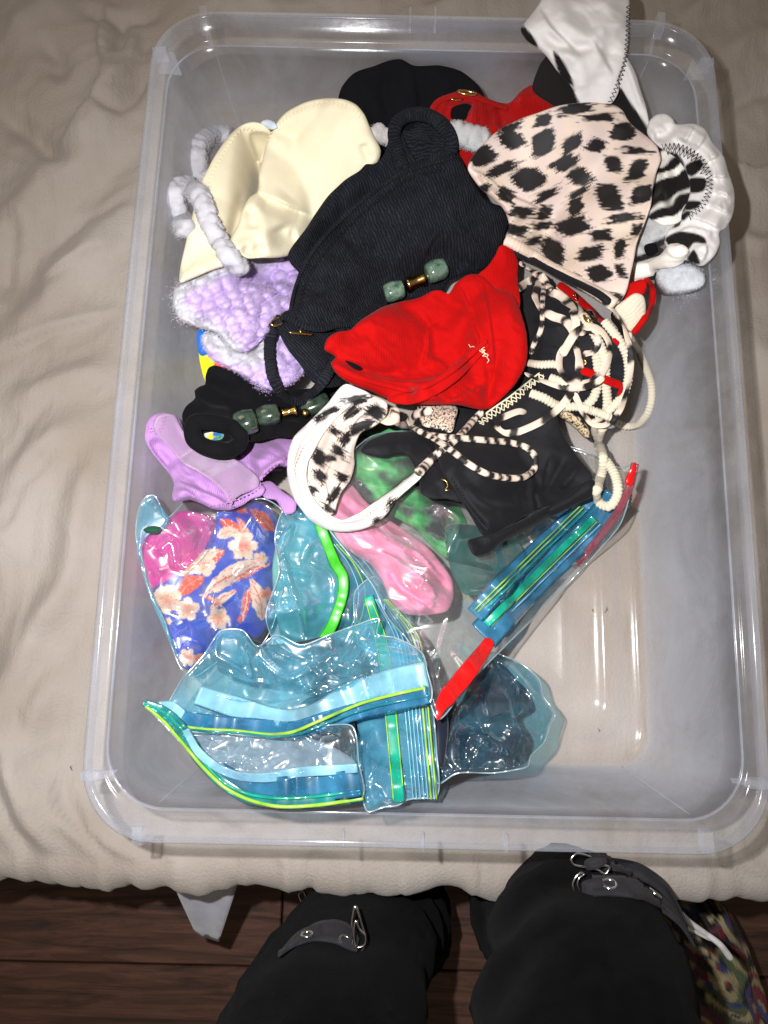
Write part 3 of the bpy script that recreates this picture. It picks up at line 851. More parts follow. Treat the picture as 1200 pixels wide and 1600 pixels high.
for k in range(1, 7):
    a = k / 6; inner.append((.2425 + (.2655 - .2425) * a, .3475 + (.368 - .3475) * a, .036 + .014 * a, .0125 + (.160 - .0125) * a))
body = [rrect(.10, .20, .004, .0052)] + [rrect(*l) for l in inner]
under = [rrect(*l) for l in reversed([(.10, .20, .004, .0022), (.2325, .3375, .032, .0022), (.2405, .3455, .036, .0035), (.2447, .3497, .038, .0125), (.2677, .3702, .052, .160)])]
lps = [bow(l, .003) for l in body + under]
loft('bin_body', lps, binr, PLASTIC)
rim = [(.2655, .368, .050, .1602), (.2665, .3700, .051, .1655), (.2690, .3720, .052, .1670), (.2705, .3835, .056, .1670), (.2715, .3855, .057, .1790), (.2735, .3870, .058, .1803), (.2775, .3905, .060, .1803), (.2792, .3915, .061, .1785), (.2796, .3918, .061, .1600),
       (.2782, .3904, .060, .1600), (.2770, .3895, .059, .1775), (.2738, .3865, .057, .1775), (.2726, .3850, .056, .1650), (.2690, .3725, .052, .1648), (.2677, .3702, .052, .1602)]
lps = [bow(rrect(*l), .003) for l in rim]
lps.append(lps[0])
loft('bin_rim', lps, binr, PLRIM, (False, False))
# ribs that cross the channel of the rim, found by where they stand in the photograph
def rib(px0, px1, w=.009, z0=.1675, z1=.1788):
    (x0, x1), (y0, y1) = unp([px0, px1], .175)
    a = np.array([x0, y0]); b_ = np.array([x1, y1]); d = b_ - a; d /= np.linalg.norm(d); n_ = np.array([-d[1], d[0]]) * w / 2
    c4 = [a - n_, b_ - n_, b_ + n_, a + n_]
    V = [(*c, z0) for c in c4] + [(*(a + (c - a) * .94), z1) for c in c4]
    mesh('rib', V, BF, PLRIM, binr, smooth=False)
for a, b_ in (((216, 1290), (215, 1322)), ((1104, 1298), (1106, 1338)), ((128, 1212), (158, 1211)), ((1170, 1224), (1204, 1226)), ((318, 14), (320, 46)),
              ((1032, 24), (1030, 52)), ((240, 84), (262, 82)), ((1094, 100), (1114, 100)), ((680, 16), (680, 42)), ((641, 16), (641, 42)), ((660, 1300), (660, 1330)), ((536, 1296), (536, 1326)), ((790, 1302), (790, 1332))):
    rib(a, b_, .008 if a[0] not in (641, 680, 660, 536, 790) else .002)
# corner gussets below the rim
def gusset(pts, z=.158):
    x, y = unp(pts, z); n = len(pts)
    V = [(a, b_, z) for a, b_ in zip(x, y)] + [(a, b_, z - .0018) for a, b_ in zip(x, y)]
    F = [tuple(range(n)), tuple(range(2 * n - 1, n - 1, -1))] + [(i, n + i, n + (i + 1) % n, (i + 1) % n) for i in range(n)]
    mesh('gusset', V, F, PLRIM, binr, smooth=False)
gusset([(247, 80), (272, 82), (284, 116), (247, 112)]); gusset([(1108, 92), (1082, 92), (1068, 124), (1108, 122)])
gusset([(316, 30), (326, 30), (334, 74), (330, 76), (322, 60)]); gusset([(1030, 32), (1018, 86), (1014, 84), (1020, 40)])
gusset([(140, 1206), (184, 1203), (170, 1216), (140, 1217)]); gusset([(1196, 1218), (1142, 1216), (1146, 1224), (1196, 1232)])
# raised wall creases at the corners (mould lines)
for (sx, sy) in ((1, 1), (-1, 1), (1, -1), (-1, -1)):
    for off in (0.0,):
        c = []
        for k in range(14):
            a = k / 13; hw = .2425 + .0225 * a; hl = .3475 + .0195 * a; r0 = .036 + .012 * a; z = .014 + .14 * a
            c.append((sx * (hw - r0 + r0 * math.cos(1.45)), sy * (hl - r0 + r0 * math.sin(1.45)) * 1 - sy * .0008, z))
        sweep('mould_line', np.array(c), .0007, 1, PLASTIC, binr, sides=6, up=(0, 1, 0.3))

# ------------------------------------------------------------------ person standing at the bed (only the legs are in the picture)
black_m = fabric('black_twill', (.0026, .0026, .0029, 1), rough=.95, sheen=.02, tex='fuzz', scale=700, bump=.9, spec=.08, var=.3)
pers = thing('person', 'person standing at the bed edge in black trousers with buckled straps', 'person', (.05, -.72, -.56))
def w1(px, z): 
    x, y = unp([px], z); return (x[0], y[0], z)
pelv = (.045, -.86, .33)
jv = [pelv, (.045, -.90, .45),
      (.15, -.80, .22), w1((925, 1640), .13), w1((908, 1510), .085), w1((895, 1446), .058), (.150, -.505, -.02), (.16, -.56, -.2), (.17, -.60, -.46), (.17, -.52, -.52), 
      (-.06, -.80, .2), w1((480, 1640), .08), w1((545, 1500), -.06), w1((600, 1445), -.22), w1((612, 1440), -.40), w1((618, 1440), -.50), w1((600, 1395), -.53)]
je = [(0, 1), (0, 2), (2, 3), (3, 4), (4, 5), (5, 6), (6, 7), (7, 8), (8, 9), (0, 10), (10, 11), (11, 12), (12, 13), (13, 14), (14, 15), (15, 16)]
jr = [.13, .12, .11, .094, .090, .076, .066, .075, .06, .045, .11, .099, .082, .078, .092, .075, .045]
me = bpy.data.meshes.new('trousers'); me.from_pydata(jv, je, []); tro = bpy.data.objects.new('trousers', me); COL.objects.link(tro)
sk = tro.modifiers.new('skin', 'SKIN'); sk.use_smooth_shade = True
for i, r in enumerate(jr): me.skin_vertices[0].data[i].radius = (r, r)
me.skin_vertices[0].data[0].use_root = True
ss = tro.modifiers.new('sub', 'SUBSURF'); ss.levels = 3; ss.render_levels = 3
bpy.context.view_layer.update()
ev = tro.evaluated_get(bpy.context.evaluated_depsgraph_get()).to_mesh()
vv = np.array([v.co[:] for v in ev.vertices]); nn = np.array([v.normal[:] for v in ev.vertices]); ff = [tuple(p.vertices) for p in ev.polygons]
bpy.data.objects.remove(tro)
fo_ = .010 * ridge(vv[:, 0] * 14 + vv[:, 2] * 9 + perlin(vv[:, 0] * 8, vv[:, 1] * 8, 3), vv[:, 1] * 9 - vv[:, 2] * 12, 6) + .005 * fbm(vv[:, 0] * 18 + vv[:, 2] * 11, vv[:, 1] * 18, 7)
vv = vv + nn * fo_[:, None]
mesh('trousers', vv, ff, black_m, pers, uv=np.stack([vv[:, 0] + vv[:, 2] * .3, vv[:, 1] - vv[:, 2]], 1))
BV = BVHTree.FromPolygons([Vector(v) for v in vv], ff)
def hit(p, off=.002):
    x, y = unp([p], 0.0); d = Vector((x[0], y[0], 0)) - Vector(CAM); d.normalize()
    h = BV.ray_cast(Vector(CAM), d)
    return None if h[0] is None else (np.array(h[0]) + np.array(h[1]) * off, np.array(h[1]))
leather = fabric('charcoal_strap_web', (.022, .021, .024, 1), rough=.7, sheen=.05, tex='fuzz', scale=500, bump=.8, spec=.2, var=.4)
steel = solid('polished_steel', (.62, .60, .58, 1), .16, metal=1, bump=.05)
def ribbon(name, key, up_, dn, m_, parent, th=.0022, off=.003):
    a = resample(spline(Z(key, up_), 4), 5); b_ = resample(spline(Z(key, dn), 4), 5)
    n = max(len(a), len(b_)); g = lambda q_: np.stack([np.interp(np.linspace(0, 1, n), np.linspace(0, 1, len(q_)), q_[:, k]) for k in (0, 1)], 1)
    a = g(a); b_ = g(b_); rows = []; W_ = 5; last = None
    for k in range(W_):
        for i in range(n):
            h = hit(a[i] + (b_[i] - a[i]) * k / (W_ - 1), off + .0008 * math.sin(math.pi * k / (W_ - 1)))
            if h is None:
                zz_ = last[2] if last is not None else 0.0; x, y = unp([a[i] + (b_[i] - a[i]) * k / (W_ - 1)], zz_); pt = np.array([x[0], y[0], zz_]); nn_ = np.array([0, 0, 1.])
            else: pt, nn_ = h
            last = pt; rows.append(pt)
    V = np.array(rows)
    F = [(k * n + i, k * n + i + 1, (k + 1) * n + i + 1, (k + 1) * n + i) for k in range(W_ - 1) for i in range(n - 1)]
    o_ = mesh(name, V, [f_[::-1] for f_ in F], m_, parent, uv=np.stack([V[:, 0], V[:, 1]], 1))
    so = o_.modifiers.new('thickness', 'SOLIDIFY'); so.thickness = th; so.offset = 1
    return o_
s1 = ribbon('strap', 'K', [(520, 142), (620, 145), (720, 165), (800, 220), (850, 290), (905, 400)], [(530, 205), (620, 208), (700, 222), (780, 265), (830, 320), (880, 410)], leather, pers)
s2 = ribbon('strap', 'K', [(540, 225), (620, 225), (720, 240), (800, 285), (850, 340), (890, 410)], [(545, 303), (640, 303), (730, 315), (810, 355), (870, 405), (925, 485)], leather, pers)
s3 = ribbon('strap', 'J', [(478, 430), (520, 380), (570, 345), (650, 325), (700, 350), (718, 390)], [(474, 443), (530, 408), (580, 394), (650, 402), (690, 420), (714, 428)], leather, pers)
def eyelet(key, p, R, par, tilt=None):
    h = hit(Z(key, [p])[0], .0062)
    if h is None: return
    q_, n_ = h
    org = par
    torus('eyelet', q_, R, R * .28, steel, org, n_)
    # the dark hole
    a = np.linspace(0, 2 * math.pi, 14, endpoint=False); u_ = np.cross(n_, (1, 0, 0)); u_ /= np.linalg.norm(u_); v_ = np.cross(n_, u_)
    mesh('eyelet_hole', [q_ + (u_ * math.cos(k) + v_ * math.sin(k)) * R * .8 - n_ * .0008 for k in a], [tuple(range(14))], black_m, org, uv=np.zeros((14, 2)), smooth=False)
for p_, par in (((730, 200), s1), ((603, 267), s2), ((762, 298), s2)): eyelet('K', p_, .0058, pers)
for p_ in ((560, 382), (672, 396)): eyelet('J', p_, .0052, pers)
def ring3(name, key, pts, z, r, mt, par):
    p_ = spline(Z(key, pts), 3, True); zz_ = np.full(len(p_), z) if np.ndim(z) == 0 else np.interp(np.arange(len(p_)) / len(p_), np.linspace(0, 1, len(z)), z)
    x, y = unp(p_, zz_); return sweep(name, np.stack([x, y, zz_], 1), r, 1, mt, par, sides=8, closed=True)
hz = hit(Z('K', [(560, 240)])[0], .01)[0][2]
ring3('ring', 'K', [(462, 150), (480, 130), (530, 140), (575, 170), (605, 180), (590, 205), (560, 190), (500, 178), (470, 170)], hz + .002, .0011, steel, pers)
ring3('ring', 'K', [(500, 200), (480, 215), (468, 245), (475, 275), (495, 288), (530, 283), (535, 270), (500, 272), (486, 250), (492, 220), (512, 206)], hz + .004, .0009, steel, pers)
for c_, e_ in (((540, 225), (548, 290)), ((545, 140), (560, 180))):
    pz = unp([Z('K', [c_])[0], Z('K', [e_])[0]], hz + .006)
    A = np.array([pz[0][0], pz[1][0], hz + .007]); B_ = np.array([pz[0][1], pz[1][1], hz + .007])
    sweep('strap_roll', np.linspace(A, B_, 10), .0125 * .8, .55, leather, pers, sides=14)
h_ = hit(Z('J', [(700, 400)])[0], .006)[0][2]
ring3('ring', 'J', [(710, 272), (722, 300), (736, 345), (745, 375), (735, 405), (712, 420), (700, 400), (704, 370), (700, 330), (704, 295)], h_ + .004, .0013, steel, pers)
ring3('ring', 'J', [(712, 318), (724, 345), (742, 365), (738, 395), (715, 400), (706, 370)], h_ + .010, .0011, steel, pers)
ring3('ring', 'J', [(535, 232), (548, 225), (558, 245), (560, 262), (548, 268), (540, 252)], -.16, .0014, steel, pers)
# knotted white drawstring on the right leg
def free(name, key, pts, z, r, mt, par, **kw):
    p_ = resample(spline(Z(key, pts), 3), 3); zz_ = np.interp(np.linspace(0, 1, len(p_)), np.linspace(0, 1, len(z)), z)
    x, y = unp(p_, zz_); rr = np.interp(np.linspace(0, 1, len(p_)), np.linspace(0, 1, len(r)), r) if np.ndim(r) else r
    return sweep(name, np.stack([x, y, zz_], 1), rr, kw.pop('flat', 1), mt, par, **kw)
cordw = fabric('white_cord', lin(225, 222, 222), tex='fuzz', scale=1500, bump=.6)
free('drawstring', 'K', [(868, 345), (905, 385), (960, 425), (1020, 470), (1062, 525)], [.0, -.02, -.03, -.03, -.04], [.0022, .003, .003, .0032, .0036], cordw, pers)
free('drawstring', 'K', [(885, 400), (930, 420), (990, 450)], [-.02, -.03, -.035], .003, cordw, pers)
free('drawstring', 'K', [(850, 195), (870, 235), (895, 258), (922, 276)], [-.06, -.08, -.1, -.1], [.002, .003, .006, .008], cordw, pers)

# patterned knitted bag on the floor beside the right leg
def patch_cols(x, y):
    pal = np.array([lin(120, 30, 40)[:3], lin(190, 175, 130)[:3], lin(30, 28, 34)[:3], lin(88, 100, 70)[:3], lin(60, 70, 120)[:3], lin(105, 60, 75)[:3], lin(40, 34, 30)[:3], lin(165, 150, 110)[:3]])
    c = (np.floor(x * 55 + 3 * perlin(x * 20, y * 20, 3)).astype(int) * 3 + np.floor(y * 70 + 3 * perlin(x * 22, y * 22, 4)).astype(int) * 5)
    return pal[_perm[c % 512] % 8]
g_ = 60
cx_, cy2 = unp([(1145, 1545)], -.36); V = []; T = []
for i in range(g_):
    for j in range(g_ * 2):
        th_ = math.pi * i / (g_ - 1); ph = math.pi * j / g_
        rx, ry, rz_ = .055, .15, .12
        nx_, ny_, nz_ = math.sin(th_) * math.cos(ph), math.sin(th_) * math.sin(ph), math.cos(th_)
        k_ = 1 + .14 * perlin(nx_ * 2.5 + 3, ny_ * 2.5 + nz_ * 2, 5) + .035 * abs(perlin(nx_ * 14, ny_ * 14 + nz_ * 9, 6))
        a = math.radians(18); px_, py_ = nx_ * rx * k_, ny_ * ry * k_
        V.append((cx_[0] + px_ * math.cos(a) - py_ * math.sin(a), cy2[0] + px_ * math.sin(a) + py_ * math.cos(a), -.44 + nz_ * rz_ * k_))
V = np.array(V); F = [(i * 2 * g_ + j, (i + 1) * 2 * g_ + j, (i + 1) * 2 * g_ + (j + 1) % (2 * g_), i * 2 * g_ + (j + 1) % (2 * g_)) for i in range(g_ - 1) for j in range(2 * g_)]
bg = mesh('patterned_bag', V, F, fabric('patterned_knit', None, attr=True, tex='rib', scale=1400, bump=.8), None, tint=patch_cols(V[:, 0], V[:, 1]), uv=V[:, :2])
tag(bg, 'multicoloured patterned knitted bag on the dark floor beside the right leg', 'bag')
# ================================================================== WHAT LIES IN THE BIN
H = np.maximum(H, .0065 + mound('0', [(330, 200), (560, 130), (760, 140), (960, 200), (1010, 330), (990, 480), (900, 640), (700, 640), (420, 600), (330, 430)], .022, 60))
H = np.maximum(H, .0065 + mound('0', [(450, 230), (640, 200), (900, 260), (920, 420), (820, 560), (600, 600), (460, 520)], .034, 80))

def solidcol(c):
    c = np.array(c[:3]); return lambda p: np.tile(c, (len(p), 1))
def spots_fn(key, spots, dark, light, streak=28, soft=.10, pink=None, seed=0):
    """brush-mark print: (x, y, half width, half height, angle) in photo pixels of that detail"""
    a0, b0, s0 = ZM[key]
    S = np.array(spots, float)
    dk = np.array(dark[:3]); lt = np.array(light[:3])
    def f(p):
        u0 = (p[:, 0] - a0) * s0; v0 = (p[:, 1] - b0) * s0
        msk = np.zeros(len(p))
        for (cx, cy_, w, h, an) in S:
            a = math.radians(an); dx = u0 - cx; dy = v0 - cy_
            u = dx * math.cos(a) + dy * math.sin(a); v = -dx * math.sin(a) + dy * math.cos(a)
            st = perlin(v / streak * 3.2 + cx, u / streak * .35, seed + 1) * 9 + perlin(v / streak * 8 + cx, u / streak * .6, seed + 2) * 8 * (.5 + .5 * np.abs(u) / w)
            u = u + v * .35 * math.copysign(1, math.sin(cx * 7.1)); 
            qq = (np.abs(u / w / 1.08) ** 3.6 + np.abs(v / h / 1.08) ** 3.6 + 1e-9) ** (1 / 3.6)
            e = (qq - 1) * min(w, h * 1.3) + st * (.6 + .8 * np.clip(np.abs(u) / w, 0, 1)) + 5 * perlin(u / 22 + cy_, v / 22, seed + 6)
            msk = np.maximum(msk, np.clip(.5 - e / (2 * 42 * soft), 0, 1))
        l = lt[None, :] * (1 + .10 * perlin(p[:, 0] / 40, p[:, 1] / 40, seed + 5))[:, None]
        if pink is not None:
            k = np.clip(.5 + 1.2 * perlin(p[:, 0] / 34, p[:, 1] / 70, seed + 8), 0, 1)[:, None]; l = l * (1 - k) + np.array(pink[:3]) * k
        return l * (1 - msk[:, None]) + dk * msk[:, None]
    return f
BLK = (.012, .010, .010, 1)
IVORY = lin(222, 202, 184); PINKISH = lin(218, 199, 190)

# ---- fabrics
black_rib = fabric('black_ribbed_knit', (.014, .015, .020, 1), rough=1, sheen=.02, tex='rib', scale=680, bump=1.0, spec=.05, var=.3, ribc=.38)
black_smooth = fabric('black_swim_jersey', (.008, .008, .010, 1), rough=.75, sheen=.05, tex='weave', scale=3600, bump=.06, spec=.22)
black_cotton = fabric('black_matte_jersey', (.005, .005, .006, 1), rough=.95, sheen=.03, tex='weave', scale=2600, bump=.1, spec=.08)
cream_m = fabric('cream_swim_fabric', lin(234, 224, 194), rough=.88, sheen=.1, tex='weave', scale=3800, bump=.05, spec=.1, var=.04, trans=.06)
red_m = fabric('red_crinkle_fabric', (.46, .0035, .0032, 1), rough=.9, sheen=.03, tex='rib', scale=1200, bump=.28, spec=.1, var=.06)
redrib_m = fabric('red_ribbed_fabric', (.42, .005, .004, 1), rough=.85, sheen=.06, tex='rib', scale=1500, bump=.8, spec=.1, var=.06)
print_m = fabric('brushstroke_print', None, attr=True, rough=.6, sheen=.08, tex='weave', scale=3800, bump=.05, spec=.3, var=.04)
white_m = fabric('white_swim_fabric', None, attr=True, rough=.85, sheen=.1, tex='weave', scale=3600, bump=.08, spec=.12, var=.04)
chen_l = fabric('chenille_yarn', None, attr=True, rough=1, sheen=.1, tex='fuzz', scale=600, bump=1.0, spec=.05, var=.10, trans=.08)
lav_m = fabric('lavender_fabric', lin(166, 124, 178), rough=.92, sheen=.08, tex='rib', scale=1300, bump=.35, spec=.08, var=.05)
lav_rib = fabric('lavender_ribbed_lining', lin(176, 142, 180), rough=.85, sheen=.2, tex='rib', scale=3000, bump=.6, spec=.1, var=.05)
creamrib_m = fabric('cream_ribbed_cord', lin(214, 204, 182), rough=.9, sheen=.1, tex='none', bump=0, spec=.15, var=.05)
thread_w = fabric('cream_thread', lin(236, 224, 190), rough=.9, tex='none')
thread_b = fabric('black_thread', (.012, .012, .015, 1), rough=1, sheen=.0, spec=.02, tex='none')
thread_l = fabric('lavender_thread', lin(168, 118, 168), rough=.9, tex='none')
thread_r = fabric('red_thread', lin(170, 14, 14), rough=.9, tex='none')
gold = solid('polished_gold', (.72, .47, .16, 1), .2, metal=1, bump=.1)
m, t, o, N, L = nt('green_marbled_stone')
tc = N('TexCoord'); nz = N('TexNoise'); nz.inputs['Scale'].default_value = 90; nz.inputs['Detail'].default_value = 6; nz.inputs['Distortion'].default_value = 1.5; L(tc.outputs['Object'], nz.inputs['Vector'])
cr = N('ValToRGB'); cr.color_ramp.elements[0].position = .3; cr.color_ramp.elements[0].color = (.035, .075, .05, 1); cr.color_ramp.elements[1].position = .75; cr.color_ramp.elements[1].color = (.20, .30, .22, 1)
L(nz.outputs[0], cr.inputs[0]); p = N('BsdfPrincipled'); p.inputs['Roughness'].default_value = .18; p.inputs['Coat Weight'].default_value = .6; p.inputs['Coat Roughness'].default_value = .05; L(cr.outputs[0], p.inputs['Base Color']); L(p.outputs[0], o.inputs[0]); STONE = m
m, t, o, N, L = nt('dark_green_stone')
tc = N('TexCoord'); nz = N('TexNoise'); nz.inputs['Scale'].default_value = 120; nz.inputs['Detail'].default_value = 5; L(tc.outputs['Object'], nz.inputs['Vector'])
cr = N('ValToRGB'); cr.color_ramp.elements[0].position = .35; cr.color_ramp.elements[0].color = (.014, .026, .018, 1); cr.color_ramp.elements[1].position = .75; cr.color_ramp.elements[1].color = (.06, .09, .06, 1)
L(nz.outputs[0], cr.inputs[0]); p = N('BsdfPrincipled'); p.inputs['Roughness'].default_value = .16; p.inputs['Coat Weight'].default_value = .6; L(cr.outputs[0], p.inputs['Base Color']); L(p.outputs[0], o.inputs[0]); STONE2 = m
def bead(name, key, c, ax, half, r, m_, par, kind='barrel', lift=0.0):
    """c: middle, ax: a second point towards its end"""
    z = ztop(key, c)[2]
    (x0, x1), (y0, y1) = unp(Z(key, [c, ax]), z)
    axis = np.array([x1 - x0, y1 - y0, 0]); h = half * K; R = r * K
    cc = np.array([x0, y0, z + R * .55 + lift])
    if kind == 'barrel': pr = [(-h, R * .42), (-h * .98, R * .74), (-h * .86, R * .90), (-h * .4, R), (0, R * 1.02), (h * .4, R), (h * .86, R * .90), (h * .98, R * .74), (h, R * .42)]
    elif kind == 'spool': pr = [(-h, R * .5), (-h, R), (-h * .75, R * 1.0), (-h * .2, R * .78), (h * .2, R * .78), (h * .75, R), (h, R * 1.0), (h, R * .5)]
    else: pr = [(-h * math.cos(a), R * math.sin(a) + 1e-5) for a in np.linspace(.05, math.pi - .05, 12)]
    return lathe(name, cc, axis, pr, m_, par, 24, sq=1.35 if kind == 'barrel' else 1, bump=.02 if kind == 'barrel' else 0)

# ------------------------------------------------------------------ bits at the bottom of the pile
LIL = np.array(lin(208, 184, 232)[:3]); GRY = np.array(lin(204, 202, 208)[:3])
def cob(sc, amp, seed=0, an=(1, 1)):
    return lambda p: amp * 1.3 * (puffs(p[:, 0] / sc * an[0], p[:, 1] / sc * an[1], seed) - .4) + amp * .25 * perlin(p[:, 0] / sc * 3, p[:, 1] / sc * 3, seed + 2)
def yarncol(c, seed=0, sc=11):
    c = np.array(c[:3]); return lambda p: c[None, :] * (1 + .12 * perlin(p[:, 0] / sc, p[:, 1] / sc, seed))[:, None]
q = thing('yarn_tassel', 'bright yellow and blue yarn tassel poking out under the lilac crochet top', 'yarn tassel', tuple(ztop('0', (325, 560))))
cloth('yellow_yarn', '0', [(312, 545), (325, 538), (342, 550), (352, 568), (345, 588), (325, 600), (314, 575)], chen_l, q, puff=22, edge=12, colf=yarncol(lin(232, 226, 40), 3), bumpf=cob(11, 6, 3), s=3, ground=True)
cloth('blue_yarn', '0', [(310, 515), (325, 513), (332, 530), (326, 552), (314, 556), (308, 540)], chen_l, q, puff=16, edge=10, colf=yarncol(lin(30, 110, 205), 4), bumpf=cob(10, 5, 4), s=3, ground=True)
cloth('red_yarn', '0', [(336, 566), (350, 560), (362, 574), (352, 590), (338, 586)], chen_l, q, puff=16, edge=8, colf=yarncol(lin(225, 70, 60), 5), bumpf=cob(9, 5, 5), s=3)

# black top at the very back
g = thing('black_bikini_top', 'plain matte black top lying at the back of the pile behind the cream cup', 'black top', tuple(ztop('0', (640, 180))))
cloth('body', '0', [(527, 165), (533, 138), (552, 115), (585, 103), (607, 95), (626, 92), (648, 103), (690, 102), (722, 112), (748, 135), (765, 170), (770, 230), (700, 300), (600, 290), (550, 235), (535, 190)],
      black_cotton, g, puff=60, edge=40, folds=[([(640, 100), (650, 160), (640, 230)], 14, 9, 1), ([(560, 120), (585, 170), (575, 230)], 12, 8), ([(700, 110), (705, 170)], 10, 6), ([(610, 100), (600, 150), (620, 200)], 8, -6)], wr=(2.5, 30, 60, 2), ground=True)

# grey chenille band near the back and its red ribbed top
g = thing('chenille_trimmed_red_top', 'red ribbed bikini top with a fluffy grey trim and gold ring behind the spotted piece', 'bikini top', tuple(ztop('0', (760, 200))))
cloth('body', 'M', [(68, 372), (85, 345), (150, 308), (215, 305), (260, 330), (330, 345), (380, 300), (425, 280), (480, 300), (525, 345), (560, 420), (400, 500), (260, 560), (190, 575), (150, 500), (110, 430)],
      redrib_m, g, puff=30, edge=30, folds=[([(130, 400), (145, 350), (160, 330)], 10, -12), ([(300, 350), (315, 400), (310, 430)], 7, -16, 1), ([(345, 340), (400, 330), (500, 360)], 16, 9), ([(200, 320), (215, 380), (210, 440)], 7, 8), ([(255, 330), (270, 400), (265, 460)], 8, -8)],
      holes=[[(140, 360), (190, 345), (208, 352), (196, 378), (188, 400), (138, 395)]], uvdir=10, ground=True, s=3)
def lump(arc, a): return .8 * (puffs(arc / .0085 + .3 * math.sin(a), np.full_like(arc, a * .8 + 2), 3) - .7) + .10 * perlin(arc * 700, np.full_like(arc, a * 3), 4)
chg = lambda c: (lambda arc, a: np.array(c)[None, :] * (1 + .10 * perlin(arc * 300, np.full_like(arc, a), 5))[:, None])
tube('fluffy_trim', 'M', [(125, 432), (170, 448), (215, 460), (262, 478)], 20, chen_l, g, flat=.7, colf=chg(lin(196, 196, 196)[:3]), sides=20, bumpf=lump)
tube('strap', 'M', [(70, 375), (95, 340), (150, 320), (210, 322), (290, 350), (330, 365)], 5.5, redrib_m, g, flat=.4)
c = ztop('M', (190, 318)); torus('gold_ring', c + np.array([0, 0, .003]), .0078, .0011, gold, g, (.15, .6, 1), (1.25, .6))
c = ztop('M', (160, 336)); torus('gold_ring', c + np.array([0, 0, .002]), .0052, .0009, gold, g, (.3, .5, 1), (1.5, .5), .5)
f_ = tube('fluffy_cord', 'A', [(1070, 270), (1110, 262), (1150, 275), (1185, 290)], 15, chen_l, None, flat=.8, colf=chg(lin(204, 198, 196)[:3]), sides=18, bumpf=lump)
tag(f_, 'short light grey chenille cord between the cream cup and the black ribbed top', 'cord')

# ------------------------------------------------------------------ zebra garment hanging over the back of the bin
ST = []
def zebra_fn(key, polys, dark=BLK, light=lin(226, 222, 220), soft=2.5):
    P_ = [spline(Z(key, q_), 5, True) for q_ in polys]
    def f(p):
        m_ = np.zeros(len(p))
        for q_ in P_:
            d = seg_dist(p, q_, True)[0] * np.where(inside(p, q_), -1, 1); m_ = np.maximum(m_, np.clip(.5 - d / soft, 0, 1))
        return np.array(light[:3]) * (1 - m_[:, None]) + np.array(dark[:3]) * m_[:, None]
    return f
for z_ in (0,):
    H0 = H.copy()
    rx0, ry0 = unp([(820, 60), (1000, 60)], .18)
    bar = np.zeros_like(H); bar[(gx > -.3)[:, None] & (np.abs(gy - .385) < .016)[None, :]] = .183
    H = np.maximum(H, bar)
g = thing('zebra_garment', 'white and black zebra striped garment hanging over the far edge of the bin', 'zebra garment', tuple(ztop('0', (905, 60))))
cloth('under_layer', 'C', [(370, 235), (400, 200), (560, 190), (690, 215), (720, 260), (745, 330), (772, 410), (780, 530), (720, 540), (640, 450), (480, 440), (330, 350), (332, 325)], white_m, g, puff=20, edge=20,
      colf=zebra_fn('C', [[(340, 180), (470, 200), (520, 420), (300, 420), (320, 300)], [(670, 340), (700, 380), (800, 560), (640, 560), (630, 380)]]),
      folds=[([(690, 220), (730, 330), (770, 440)], 7, 8), ([(650, 380), (700, 460), (770, 520)], 8, 7)], s=3, settle=.02, ground=True)
cloth('body', 'C', [(283, 112), (300, 88), (350, 25), (385, -30), (500, -60), (640, -60), (700, -35), (708, 60), (702, 170), (692, 240), (665, 310), (668, 355), (632, 408), (560, 415), (505, 405), (485, 345), (430, 280), (380, 215), (345, 185), (310, 160)],
      white_m, g, puff=34, edge=30, colf=zebra_fn('C', [[(280, 95), (300, 105), (350, 182), (330, 195), (280, 150)], [(412, 198), (440, 225), (475, 285), (490, 335), (452, 318), (425, 265)], [(488, 345), (500, 375), (515, 405), (490, 400)]]),
      folds=[([(350, 30), (400, 110), (470, 180), (520, 230)], 16, 9, 1), ([(470, -20), (440, 60), (480, 110), (560, 150), (600, 120), (580, 40)], 15, 9, 0), ([(600, -30), (640, 60), (690, 130)], 16, 8), ([(560, 160), (600, 220), (640, 300)], 15, 8, 1), ([(430, 190), (500, 240), (530, 380)], 13, 7), ([(360, 120), (420, 170), (500, 190), (600, 180)], 9, -8), ([(640, 170), (620, 260), (560, 340)], 12, -6)],
      wr=(2.0, 26, 30, 2), s=3, settle=.02, seed=4)
stitches('C', [(704, 20), (703, 100), (697, 180), (688, 250), (662, 330), (632, 400)], thread_b, g, w=3.2, pitch=3.6, r=.6)
H = np.maximum(H0, np.where(bar > 0, H0, H))      # the rim bar itself is not cloth

# ------------------------------------------------------------------ ruched white zebra piece on the right
g2 = thing('grey_chenille_pompom', 'larger pale grey fluffy chenille end lying under the ruched white tie on the right', 'pompom', tuple(ztop('C', (910, 1090))))
cloth('yarn', 'C', [(815, 1065), (850, 1040), (900, 1030), (960, 1040), (1003, 1075), (1000, 1110), (965, 1132), (910, 1140), (860, 1138), (825, 1108)], chen_l, g2, puff=34, edge=14, colf=yarncol(lin(212, 216, 222), 7), bumpf=cob(15, 7, 7), s=3, ground=True)
g2 = thing('grey_chenille_pompom', 'smaller grey fluffy chenille bunch between the spotted piece and the ruched zebra band', 'pompom', tuple(ztop('C', (810, 890))))
cloth('yarn', 'C', [(745, 860), (765, 820), (810, 805), (860, 822), (895, 860), (870, 900), (845, 930), (800, 950), (770, 990), (735, 1000), (715, 985), (725, 930)], chen_l, g2, puff=34, edge=14, colf=yarncol(lin(200, 200, 200), 8), bumpf=cob(14, 7, 8), s=3, ground=True)
g = thing('zebra_scrunch_band', 'ruched white band with zebra lining curling against the right wall of the bin', 'ruched band', tuple(ztop('C', (980, 700))))
